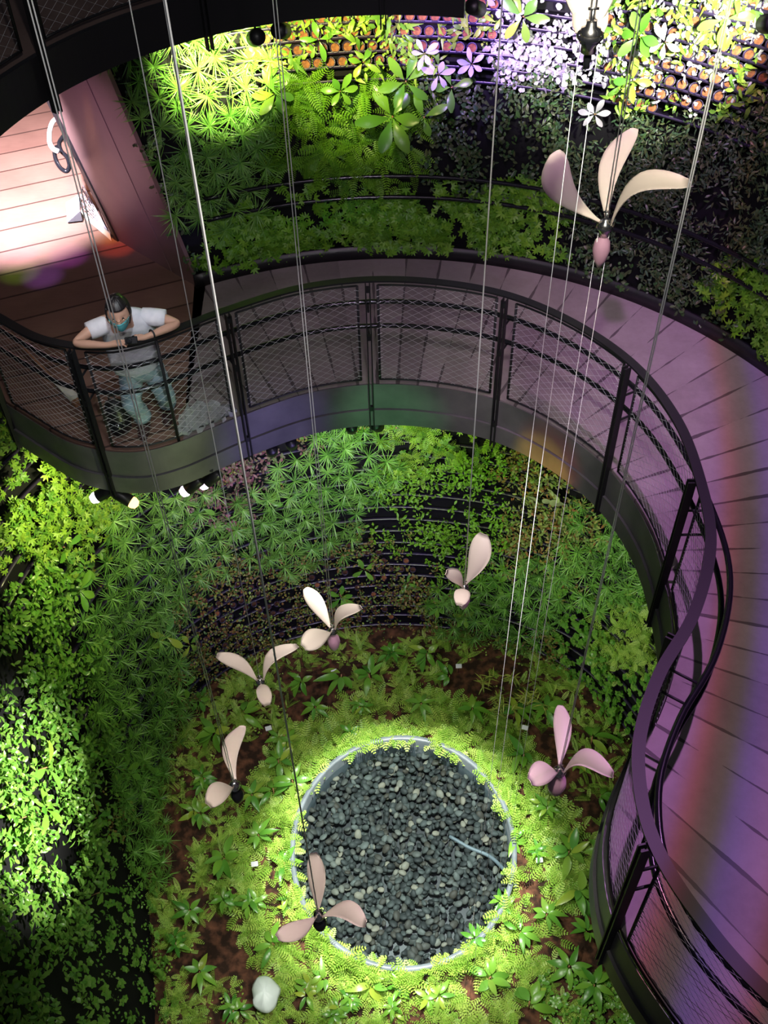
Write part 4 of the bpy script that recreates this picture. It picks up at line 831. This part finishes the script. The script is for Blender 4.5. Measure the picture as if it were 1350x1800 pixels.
# white plastic bag over a plant
e = empty('plastic_bag', at_z(467, 1750, -6.35), 'translucent white plastic bag over a leaf at the bottom left', 'bag'); b = MB(); rr_ = []
for i, (z, r) in enumerate([(0.0, .17), (.05, .185), (.10, .165), (.14, .10), (.16, .03)]): rr_.append([P3((r * (1 + .10 * math.sin(3 * a + i) + .05 * math.sin(7 * a))) * math.cos(a) * .85, r * (1 + .12 * math.cos(2 * a + 1)) * math.sin(a) * 1.15, z + .012 * math.sin(5 * a + i)) for a in np.linspace(0, 2 * PI, 28, endpoint=False)])
b.rings(rr_); build('film', b, M_['bag'], e)
# ------------------------------------------------------------------ hanging winged spinners
def wing_mesh(h, tip, width, arch, bend, blunt=1.0, twist=0.0, face=(0, -.35, 1.0)):
    d = tip - h; L = np.linalg.norm(d); d = d / L; fc = P3(*face); upv = nrm(fc - d * (fc @ d)); sd = np.cross(d, upv); V = []; nu, nv = 14, 7
    for lay in (0, 1):
        for i in range(nu + 1):
            t = i / nu; c = h + d * L * t + upv * arch * L * math.sin(PI * t) + sd * bend * L * math.sin(PI * t)
            w = (math.sin(PI * min(1, (t * .93 + .035)) ** (1.0 + .55 * blunt)) ** .62) * width * L / 2; w = max(w, .006)
            a = twist * (1 - t); s_ = sd * math.cos(a) + upv * math.sin(a); u_ = np.cross(s_, d)
            for j in range(nv + 1):
                q = j / nv * 2 - 1; V.append(c + s_ * w * q + u_ * (.22 * w * (1 - q * q)) + u_ * (-.004 if lay else 0))
    F = []; m = (nu + 1) * (nv + 1); g = lambda l, i, j: l * m + i * (nv + 1) + j
    for i in range(nu):
        for j in range(nv): F += [(g(0, i, j), g(0, i, j + 1), g(0, i + 1, j + 1), g(0, i + 1, j)), (g(1, i, j), g(1, i + 1, j), g(1, i + 1, j + 1), g(1, i, j + 1))]
        for j in (0, nv): F.append((g(0, i, j), g(0, i + 1, j), g(1, i + 1, j), g(1, i, j)))
    for i in (0, nu):
        for j in range(nv): F.append((g(0, i, j), g(1, i, j), g(1, i, j + 1), g(0, i, j + 1)))
    return V, F
def spinner(hub_px, dist, tips, L, lab, wlab, down=False, tail=None):
    r = ray(*hub_px); h = CP + r / np.linalg.norm(r) * dist; e = empty('winged_spinner', h, lab, 'hanging sculpture', 'winged spinners hanging in the atrium')
    for t in tips:
        tx, ty, w, arch, bend = t[:5]; zz = np.linspace(-.06, .45, 60) if L < .6 else np.linspace(.2, .9, 80)
        c = [at_z(tx, ty, h[2] + z) for z in zz]; lens = np.array([np.linalg.norm(q - h) for q in c]); tp = c[int(np.argmin(abs(lens - L)))]; d = nrm(tp - h)
        V, F = wing_mesh(d * .035, tp - h, w * dist / F_PX / L, arch, bend, t[5] if len(t) > 5 else 1.0, 0.0, nrm(CP - h) + P3(0, 0, .35)); b = MB(); b.add(V, F); build('wing', b, M_['wing'], e)
    b = MB(); b.lathe([(.0, .045), (.014, .045), (.016, .03), (.028, .025), (.030, -.01), (.022, -.02), (.022, -.04), (.0, -.042)], n=16); build('hub', b, M_['metal'], e)
    b = MB(); b.lathe([(.0, .075), (.006, .075), (.006, .04)], n=8); b.box((0, 0, .078), (.03, .006, .006)); b.lathe([(.036, .012), (.039, .005), (.036, -.002)], n=16); build('wire_clip', b, M_['metal'], e)
    tl = tail if tail else (1.0 if tail is None else .3); b = MB(); b.lathe([(.012, -.035), (.034 * tl, -.035 - .035 * tl), (.040 * tl, -.035 - .075 * tl), (.030 * tl, -.035 - .125 * tl), (.010, -.035 - .165 * tl), (.0, -.037 - .17 * tl)], n=14); o = build('tail_bulb', b, M_['tail'] if tail else M_['black'], e)
    w = empty('suspension_wires', h + P3(0, 0, .08), 'pair of thin taut wires holding the ' + wlab, 'wire', 'pairs of hanging wires'); a = U_(0, 3)
    for s in (-.0075, .0075):
        b = MB(); b.tube([(s * math.cos(a), s * math.sin(a), 0), (s * math.cos(a), s * math.sin(a), 8.6 - h[2])], .0024, 6); build('wire', b, M_['cable'], w)
        if down: b = MB(); b.tube([(s * math.cos(a) * 4, s * math.sin(a) * 4, -.10), (s * math.cos(a) * 4, s * math.sin(a) * 4, -6.6 - h[2])], .0013, 6); build('lower_wire', b, M_['cable'], w)
    return h
spinner((1063, 400), 4.8, [(975, 268, 58, .08, -.16, 1.6), (1116, 226, 42, .05, -.12), (1214, 322, 34, .10, -.20, 1.5)], .48, 'large pale winged spinner in front of the upper green wall at the right', 'large pale spinner at the upper right', True, 1.0)
spinner((1037, 66), 3.2, [(990, -60, 80, .15, .22, -.6), (1035, -80, 60, -.05, 0, -.6), (1082, -60, 80, .15, -.22, -.6)], .30, 'dark and cream cup shaped spinner cut by the top edge of the photo', 'cup shaped spinner at the top edge', True, 0)
spinner((816, 1035), 6.8, [(850, 938, 42, .05, .06, 1.4), (784, 1006, 26, .06, .05), (808, 1064, 30, .10, 0)], .42, 'cream winged spinner with one tall raised wing before the middle of the lower back wall', 'cream spinner with one raised wing', False, 1.1)
spinner((585, 1110), 7.4, [(537, 1034, 31, .05, .02), (635, 1067, 24, .10, -.14), (533, 1138, 40, .06, .04)], .42, 'pink winged spinner left of the middle with two broad wings and a pink tail', 'pink spinner left of the middle', False, 1.2)
spinner((458, 1200), 6.8, [(381, 1151, 26, .06, .07), (523, 1135, 24, .10, -.16), (470, 1240, 26, .10, 0, 1.3)], .42, 'pale pink winged spinner with wings spread in a wide V and one short wing below', 'V shaped pale pink spinner', False)
spinner((413, 1382), 6.3, [(427, 1276, 34, .06, -.14), (366, 1416, 38, .10, .06)], .42, 'cream winged spinner showing two wings left of the basin', 'cream spinner left of the basin', False)
spinner((983, 1357), 6.0, [(985, 1240, 34, .03, .04), (1078, 1362, 34, .12, -.20), (932, 1374, 42, .08, .06)], .42, 'white pink winged spinner right of the basin with a magenta tail bulb', 'white pink spinner right of the basin', False, 1.4)
spinner((560, 1610), 6.2, [(551, 1499, 32, .02, .02), (643, 1624, 34, .03, -.14), (487, 1648, 33, .03, -.04)], .42, 'tan three winged spinner hanging over the lower left rim of the basin', 'tan spinner over the basin rim', False)
# ------------------------------------------------------------------ spotlights (fixtures and their light)
def can(px, z, tgt, lab, glow=None, gp=None, light=None, face=None):
    p = at_z(*px, z); d0 = nrm(P3(*tgt) - p); d = nrm(face) if face else d0; e = empty('spotlight', p, lab, 'spotlight', gp); a = nrm(np.cross(d, (0, 0, 1.0))); R = np.stack([a, np.cross(d, a), d], 1)
    b = MB(); b.lathe([(.0, -.09), (.05, -.085), (.056, -.07), (.056, .075), (.050, .078), (.047, .05)], n=20, R=R); build('housing', b, M_['black'], e)
    b = MB(); b.lathe([(.050, .06), (.052, .10), (.038, .135), (.0, .15)] if face else [(.048, .06), (.046, .085), (.03, .105), (.0, .112)], n=20, R=R); build('lens', b, glow or M_['steel'], e)
    b = MB(); b.tube([(0, 0, 0), (0, 0, .22)], .008, 6); b.box((0, 0, .11), (.05, .05, .02)); build('bracket', b, M_['steel'], e)
    if light: l = spot('lamp_light', p + d0 * .16, tgt, *light)
gw = mat('white_glow', (1, 1, 1), emit=((1, .95, .85), 9)); go = mat('amber_glow', (1, .8, .5), emit=((1, .50, .16), 4)); gv = mat('violet_glow', (.5, .4, 1), emit=((.35, .3, 1.0), .5)); gp_ = mat('pink_glow', (1, .8, 1), emit=((1, .75, 1.0), 4))
def wl(x, y): return tuple(wall_at(TL, x, y)[0])
def wu(x, y): return tuple(wall_at(TU, x, y)[0])
can((184, 866), -.56, wl(90, 900), 'white glowing spotlight under the left bulge of the walkway', gw, None, (105, (.96, 1, .42), 120, .8, .05), (-1.0, -.25, -.45))
can((217, 874), -.56, wl(150, 900), 'amber glowing spotlight under the left bulge of the walkway', go, None, (90, (1, .95, .35), 120, .8, .05), (.9, -.35, -.45))
can((340, 852), -.54, wl(380, 900), 'small white spotlight under the walkway left of the middle', gp_, None, (60, (.85, .7, 1), 110, .9, .05), (-.8, -.3, -.5))
can((373, 840), -.54, wl(430, 880), 'small pink white spotlight beside the small white one', gp_, None, (60, (1, .7, 1), 110, .9, .05), (-.8, -.3, -.5))
can((478, 792), -.62, wl(480, 850), 'bluish spotlight under the walkway left of the two black ones', gv, None, (70, (.6, .4, 1), 110, .9, .05))
can((512, 780), -.62, wl(520, 850), 'bluish spotlight nearest the two black ones under the walkway', gv, None, (60, (.5, .5, 1), 100, .9, .05))
can((618, 752), -.60, wl(620, 800), 'black spotlight under the middle of the walkway, left of a pair', None, None, (70, (.6, 1, .35), 100, .9, .05))
can((662, 748), -.60, wl(780, 790), 'black spotlight under the middle of the walkway, right of a pair', None, None, (190, (.75, 1, .18), 110, .9, .05))
can((450, 66), 2.98, wu(385, 85), 'black spotlight under the upper walkway, left of a pair', None, None, (2200, (.97, 1, .40), 42, .9, .05))
can((494, 54), 2.98, wu(600, 50), 'black spotlight under the upper walkway, right of a pair', None, None, (520, (1, .90, .35), 60, .9, .05))
can((785, 14), 2.98, wu(800, 40), 'black spotlight at the top middle, left of a pair', None, None, (420, (.50, .28, 1), 60, .9, .05))
can((836, 14), 2.98, wu(960, 50), 'black spotlight at the top middle, right of a pair', None, None, (300, (.78, .55, 1), 56, .9, .05))
can((1352, 42), 3.35, wu(1190, 30), 'black spotlight cut by the right edge at the top', None, None, (1700, (1, .96, .78), 54, .9, .05))
# ------------------------------------------------------------------ person leaning on the rail
pe = empty('person', (-1.97, 6.55, 0), 'person in white t-shirt, jeans and teal mask leaning on the railing with a camera', 'person'); po_ = P3(*pe.location)
def skin(name, pts, edges, rad, m, parent, sub_=2):
    me = bpy.data.meshes.new(name); me.from_pydata([tuple(P3(*p) - po_) for p in pts], edges, []); o = link(name, me, m, parent); md = o.modifiers.new('Skin', 'SKIN'); md.use_smooth_shade = True
    for i, r in enumerate(rad):
        r = r if isinstance(r, (tuple, list)) else (r, r); me.skin_vertices[0].data[i].radius = r
        me.skin_vertices[0].data[i].use_root = (i == 0)
    s_ = o.modifiers.new('Subdivision', 'SUBSURF'); s_.levels = sub_; s_.render_levels = sub_; return o
J_ = {}
names = []; pts = []; rad = []; edges = []
def jn(n, p, r, par=None):
    names.append(n); pts.append(p); rad.append(r)
    if par is not None: edges.append((names.index(par), len(pts) - 1))
jn('pel', (-1.97, 6.62, .66), (.13, .10)); jn('waist', (-1.965, 6.58, .82), (.115, .085), 'pel'); jn('chest', (-1.955, 6.50, 1.04), (.13, .09), 'waist'); jn('neckb', (-1.945, 6.43, 1.20), (.09, .06), 'chest'); jn('neck', (-1.94, 6.375, 1.275), .048, 'neckb')
jn('skull', (-1.94, 6.315, 1.37), (.070, .080), 'neck'); jn('crown', (-1.945, 6.30, 1.435), (.062, .070), 'skull')
for s, sh, el, wr_ in (('R', (-2.13, 6.45, 1.195), (-2.315, 6.235, 1.150), (-2.055, 6.185, 1.165)), ('L', (-1.76, 6.48, 1.215), (-1.545, 6.445, 1.155), (-1.755, 6.255, 1.185))):
    jn('sh' + s, sh, .052, 'neckb'); jn('ua' + s, tuple((P3(*sh) + P3(*el)) / 2), .044, 'sh' + s); jn('el' + s, el, .036, 'ua' + s); jn('fa' + s, tuple(P3(*el) * .6 + P3(*wr_) * .4), .036, 'el' + s); jn('wr' + s, wr_, .024, 'fa' + s)
    hc = P3(-1.885, 6.185, 1.20) if s == 'R' else P3(-1.845, 6.20, 1.205); sg_ = 1 if s == 'R' else -1; pal = P3(*wr_) + (hc - P3(*wr_)) * .48; jn('pa' + s, tuple(pal), (.030, .018), 'wr' + s)
    for k in range(4):
        base = pal + P3(sg_ * .022, (k - 1.5) * .017 - .004, .010 - .004 * abs(k - 1.5)); l_ = (.034, .040, .037, .028)[k]
        jn('f%s%da' % (s, k), tuple(base), .0090, 'pa' + s); jn('f%s%db' % (s, k), tuple(base + P3(sg_ * l_, 0, .004)), .0084, 'f%s%da' % (s, k)); jn('f%s%dc' % (s, k), tuple(base + P3(sg_ * (l_ + .016), 0, -.020)), .0072, 'f%s%db' % (s, k))
    jn('t%sa' % s, tuple(pal + P3(sg_ * .004, .036, -.004)), .0100, 'pa' + s); jn('t%sb' % s, tuple(pal + P3(sg_ * .036, .040, -.006)), .0085, 't%sa' % s)
for s, hp, kn, an in (('R', (-2.05, 6.60, .60), (-2.06, 6.44, .36), (-2.03, 6.53, .10)), ('L', (-1.89, 6.62, .60), (-1.81, 6.56, .35), (-1.845, 6.70, .10))):
    jn('hp' + s, hp, .085, 'pel'); jn('kn' + s, kn, .058, 'hp' + s); jn('cf' + s, tuple(P3(*kn) * .6 + P3(*an) * .4 + P3(0, .02, 0)), .052, 'kn' + s); jn('an' + s, an, .036, 'cf' + s)
skin('body', pts, edges, rad, M_['skin'], pe)
fd = nrm((0.16, -.97, -.16)); ud = nrm(P3(.0, -.14, .98) - fd * (P3(.05, -.32, .94) @ fd)); rd = np.cross(fd, ud); HC = P3(-1.942, 6.300, 1.385); HR = np.stack([rd, fd, ud], 1) * 1.12
def headsurf(name, m, th0, th1, ph0, ph1, sc_, fn=None, parent=pe, nt_=16, np_=24, solid=.004):
    """patch of the head's ellipsoid: th from crown (0) to chin (pi), ph around from the face (0)"""
    b = MB(); V = []
    for i in range(nt_ + 1):
        for j in range(np_ + 1):
            t = th0 + (th1 - th0) * i / nt_; p_ = ph0 + (ph1 - ph0) * j / np_; q = P3(sc_[0] * math.sin(t) * math.sin(p_), sc_[1] * math.sin(t) * math.cos(p_), sc_[2] * math.cos(t))
            if fn: q = fn(q, t, p_)
            V.append(HC + HR @ q - po_)
    b.add(V, [(i * (np_ + 1) + j, i * (np_ + 1) + j + 1, (i + 1) * (np_ + 1) + j + 1, (i + 1) * (np_ + 1) + j) for i in range(nt_) for j in range(np_)]); o = build(name, b, m, parent)
    sd_ = o.modifiers.new('Solidify', 'SOLIDIFY'); sd_.thickness = solid; sd_.offset = 1; return o
def facefn(q, t, p_):
    c = q.copy()
    if c[1] > 0:
        c[1] += .022 * math.exp(-((c[0] / .013) ** 2) - ((c[2] + .012) / .024) ** 2)      # nose
        c[1] -= .010 * math.exp(-(((abs(c[0]) - .031) / .016) ** 2) - ((c[2] - .012) / .013) ** 2)   # eye sockets
        c[1] += .004 * math.exp(-((c[0] / .022) ** 2) - ((c[2] + .055) / .010) ** 2)     # lips
    c[0] *= 1 - .22 * max(0, -c[2] / .11)
    return c
headsurf('face', M_['skin'], .02, PI - .02, -PI, PI, (.073, .090, .108), facefn, nt_=36, np_=56)
def hairfn(q, t, p_):
    c = q.copy(); c[0] *= 1 - .10 * max(0, -c[2] / .11); return c * (1 + .010 * math.sin(22 * p_))
hr_ = headsurf('hair', M_['hair'], .0, .98, -PI, PI, (.083, .098, .116), hairfn, nt_=12, np_=60, solid=.006)
headsurf('hair', M_['hair'], 1.0, 2.25, 1.12, 2 * PI - 1.12, (.083, .100, .116), hairfn, nt_=12, np_=40, solid=.006)
b = MB(); bc = HC + HR @ P3(0, -.118, .01) - po_; b.lathe([(.0, -.035), (.022, -.028), (.034, -.008), (.034, .010), (.022, .028), (.0, .034)], c=bc, n=16, R=HR @ np.array([[1, 0, 0], [0, 0, -1], [0, 1, 0.0]])); build('hair_bun', b, M_['hair'], hr_)
def maskfn(q, t, p_):
    c = facefn(q, t, p_) if False else q.copy(); c[0] *= 1 - .15 * max(0, -c[2] / .11); c[1] += .016 * math.exp(-(c[0] / .03) ** 2) + .0025 * math.sin(c[2] * 420); return c
mk = headsurf('face_mask', M_['mask'], 1.62, 2.62, -1.05, 1.05, (.078, .100, .112), maskfn, nt_=18, np_=24, solid=.003)
for s in (-1, 1):
    b = MB(); b.tube([HC + HR @ P3(s * .066, .052, -.02) - po_, HC + HR @ P3(s * .080, .0, .0) - po_, HC + HR @ P3(s * .080, -.02, -.01) - po_], .0016, 5); build('ear_loop', b, M_['tagw'], mk)
    b = MB(); b.lathe([(.0, -.010), (.012, -.006), (.017, .0), (.012, .006), (.004, .004)], c=HC + HR @ P3(s * .078, -.008, -.006) - po_, n=12, R=HR @ np.array([[0, 0, 1.0], [1.2, 0, 0], [0, 1.6, 0]])); build('ear', b, M_['skin'], pe)
    b = MB(); b.lathe([(.0, .009), (.006, .007), (.010, .0), (.006, -.006), (0, -.008)], c=HC + HR @ P3(s * .031, .081, .010) - po_, n=12); build('eye', b, M_['black'], pe)
gl = MB()
for s in (-1, 1):
    cc = P3(s * .033, .104, .004); gl.tube([HC + HR @ (cc + P3(.024 * math.cos(a), -.003 * abs(math.cos(a)), .019 * math.sin(a))) - po_ for a in np.linspace(0, 2 * PI, 20)], .0019, 5, False)
    gl.tube([HC + HR @ P3(s * .057, .101, .008) - po_, HC + HR @ P3(s * .082, .05, .008) - po_, HC + HR @ P3(s * .082, -.01, .004) - po_], .0017, 5)
gl.tube([HC + HR @ P3(-.010, .106, .008) - po_, HC + HR @ P3(.010, .106, .008) - po_], .0018, 5); build('glasses', gl, M_['gold'], pe)
# t-shirt: loose body plus sleeves
b = MB(); R_s = []
for c, a, d_, tilt in (((-1.985, 6.55, .655), .165, .115, .1), ((-1.985, 6.545, .68), .190, .135, .1), ((-1.98, 6.54, .78), .205, .140, .15), ((-1.97, 6.52, .92), .212, .138, .25), ((-1.955, 6.49, 1.05), .215, .132, .35), ((-1.95, 6.46, 1.15), .212, .115, .5), ((-1.945, 6.44, 1.215), .185, .095, .6), ((-1.945, 6.42, 1.255), .120, .075, .6), ((-1.945, 6.40, 1.275), .072, .062, .6), ((-1.945, 6.395, 1.27), .066, .056, .6)):
    ring = []
    for j in range(40):
        t = 2 * PI * j / 40; w = 1 + .035 * math.sin(7 * t + c[2] * 9) * (1.25 - c[2]) * 1.6; x, y = a * math.cos(t) * w, d_ * math.sin(t) * w
        ring.append(P3(*c) - po_ + P3(x, y * math.cos(tilt) - 0, y * math.sin(tilt) * 1.0 + .10 * x))
    R_s.append(ring)
b.rings(R_s, False); sh = build('t_shirt', b, M_['shirt'], pe)
for s, a_, m1 in (('R', (-2.06, 6.46, 1.175), (-2.225, 6.355, 1.17)), ('L', (-1.82, 6.47, 1.215), (-1.645, 6.465, 1.19))):
    b = MB(); q0, q1 = P3(*a_) - po_, P3(*m1) - po_; cs = [q0 + (q1 - q0) * t for t in (0, .35, .7, 1.0, 1.0)]; b.tube(cs, [.066, .072, .072, .070, .060], 20, False); build('sleeve', b, M_['shirt'], sh)
# jeans
b = MB(); b.rings([[P3(-1.97 + a * math.cos(t), 6.60 + c_ * math.sin(t), z) - po_ for t in np.linspace(0, 2 * PI, 28, endpoint=False)] for z, a, c_ in ((.54, .165, .115), (.60, .165, .12), (.68, .155, .115), (.74, .145, .108))]); jo = build('jeans', b, M_['jeans'], pe)
for s, hp, kn, an in (('R', (-2.055, 6.60, .60), (-2.065, 6.44, .36), (-2.03, 6.53, .12)), ('L', (-1.885, 6.62, .60), (-1.81, 6.56, .35), (-1.845, 6.70, .13))):
    pth = catmull([hp, tuple((P3(*hp) + P3(*kn)) / 2), kn, tuple((P3(*kn) + P3(*an)) / 2 + P3(0, .015, 0)), an], 5) - po_; n = len(pth); rr = np.interp(np.linspace(0, 1, n), [0, .3, .5, .8, 1], [.100, .092, .080, .075, .078]) + np.array([.004 * math.sin(i * 2.1) for i in range(n)])
    b = MB(); b.tube(pth, rr, 18); build('trouser_leg', b, M_['jeans'], jo)
    fx = P3(*an); b = MB(); R_b = []
    for y, z, w, h_ in ((.07, .05, .030, .04), (.05, .055, .045, .055), (.0, .055, .050, .055), (-.06, .045, .050, .045), (-.12, .035, .048, .033), (-.16, .028, .036, .026), (-.175, .022, .015, .016)):
        R_b.append([P3(fx[0] + w * math.cos(t), fx[1] + y, z + h_ * math.sin(t)) - po_ for t in np.linspace(0, 2 * PI, 16, endpoint=False)])
    b.rings(R_b); b.tube([P3(fx[0], fx[1], .05) - po_, P3(fx[0], fx[1], .16) - po_], [.05, .048], 14); build('boot', b, M_['boot'], pe)
wrL = P3(-1.725, 6.283, 1.182) - po_; dW = nrm(P3(-1.755, 6.255, 1.185) - P3(-1.545, 6.445, 1.155)); a1 = nrm(np.cross(dW, (0, 0, 1.0))); a2 = np.cross(dW, a1)
b = MB(); b.tube([wrL + (a1 * math.cos(t) + a2 * math.sin(t)) * .034 for t in np.linspace(0, 2 * PI, 24)], .007, 8, False); build('bracelet', b, M_['black'], pe)
cm = empty('compact_camera', (-1.865, 6.185, 1.205), 'small black camera held in both hands above the rail', 'camera'); Rc = np.array(Matrix.Rotation(.15, 3, 'Z') @ Matrix.Rotation(-.5, 3, 'X'))
b = MB(); b.box((0, 0, 0), (.095, .028, .055), Rc); b.box(Rc @ P3(.02, 0, .03), (.022, .016, .008), Rc); o = build('body', b, M_['black'], cm, False); bv = o.modifiers.new('Bevel', 'BEVEL'); bv.width = .005
b = MB(); b.lathe([(.022, 0), (.022, .02), (.016, .022), (0, .018)], c=Rc @ P3(-.012, -.014, 0), n=18, R=Rc @ np.array([[1, 0, 0], [0, 0, -1.0], [0, 1, 0]])); build('lens', b, M_['pipe'], cm)
# black rucksack at the feet
e = empty('rucksack', (-2.24, 6.50, 0), 'black rucksack on the deck beside the feet of the person', 'bag'); b = MB()
b.rings([[P3(a * math.cos(t) * (1 + .06 * math.sin(3 * t)), c_ * math.sin(t), z) for t in np.linspace(0, 2 * PI, 22, endpoint=False)] for z, a, c_ in ((.0, .07, .06), (.02, .095, .085), (.12, .105, .095), (.24, .095, .085), (.32, .07, .06), (.35, .02, .02))]); build('bag_body', b, M_['black'], e)
b = MB(); b.tube(catmull([(-.03, 0, .34), (-.02, 0, .39), (.02, 0, .39), (.03, 0, .34)], 5), .007, 6); build('grab_loop', b, M_['black'], e); b = MB(); b.rings([[P3(.06 * math.cos(t), -.075 - c_ * max(0, -math.sin(t)) + .02 * math.sin(t), z) for t in np.linspace(0, 2 * PI, 16, endpoint=False)] for z, c_ in ((.04, .02), (.06, .035), (.15, .035), (.17, .01))]); build('front_pocket', b, M_['pipe'], e)
# long handled scraper lying against the railing at the left
q0, q1, q2 = at_z(22, 590, .35), at_z(92, 664, .10), at_z(142, 708, .04); e = empty('scraper', q1, 'wooden handled scraper with a flat cream head lying on the deck at the left', 'tool')
b = MB(); b.tube([q0 - q1, P3(0, 0, 0)], .012, 8); build('handle', b, M_['handle'], e); b = MB(); d_ = q2 - q1; sd2 = nrm(np.cross(d_, (0, 0, 1.0))); V = [d_ * .08 - sd2 * .02, d_ * .08 + sd2 * .02, d_ * .85 + sd2 * .055, d_ * .85 - sd2 * .055]; quad_slab(b, V, P3(0, 0, 1), .02); build('head', b, M_['cream'], e, False)
b = MB(); V = [d_ * .85 - sd2 * .055, d_ * .85 + sd2 * .055, d_ * 1.0 + sd2 * .055, d_ * 1.0 - sd2 * .055]; quad_slab(b, [v + P3(0, 0, .01) for v in V], P3(0, 0, 1), .035); build('brush', b, M_['handle'], e, False)
# crumpled clear plastic sheet at the railing foot
s0, s1 = nearest_s(-1.72, 6.36), nearest_s(-1.24, 6.67); b = MB(); V = []; nA, nB = 26, 16
for i in range(nA):
    s = s0 + (s1 - s0) * i / (nA - 1); p, t, n_ = frame_at(s)
    for j in range(nB): w = j / (nB - 1); V.append(P3(*p, .0) - n_ * (.34 * w - .05) * math.sin(PI * (i + 2) / (nA + 3)) + P3(0, 0, .03 + .035 * math.sin(i * 1.3 + j * .9) * math.cos(j * 1.7) + .02 * R_()))
V = [v + P3(0, 0, .02) for v in V]
b.add(V, [(i * nB + j, (i + 1) * nB + j, (i + 1) * nB + j + 1, i * nB + j + 1) for i in range(nA - 1) for j in range(nB - 1)]); tag(build('plastic_sheet', b, M_['film']), 'crumpled clear plastic sheet on the deck by the railing right of the person', 'plastic sheet')
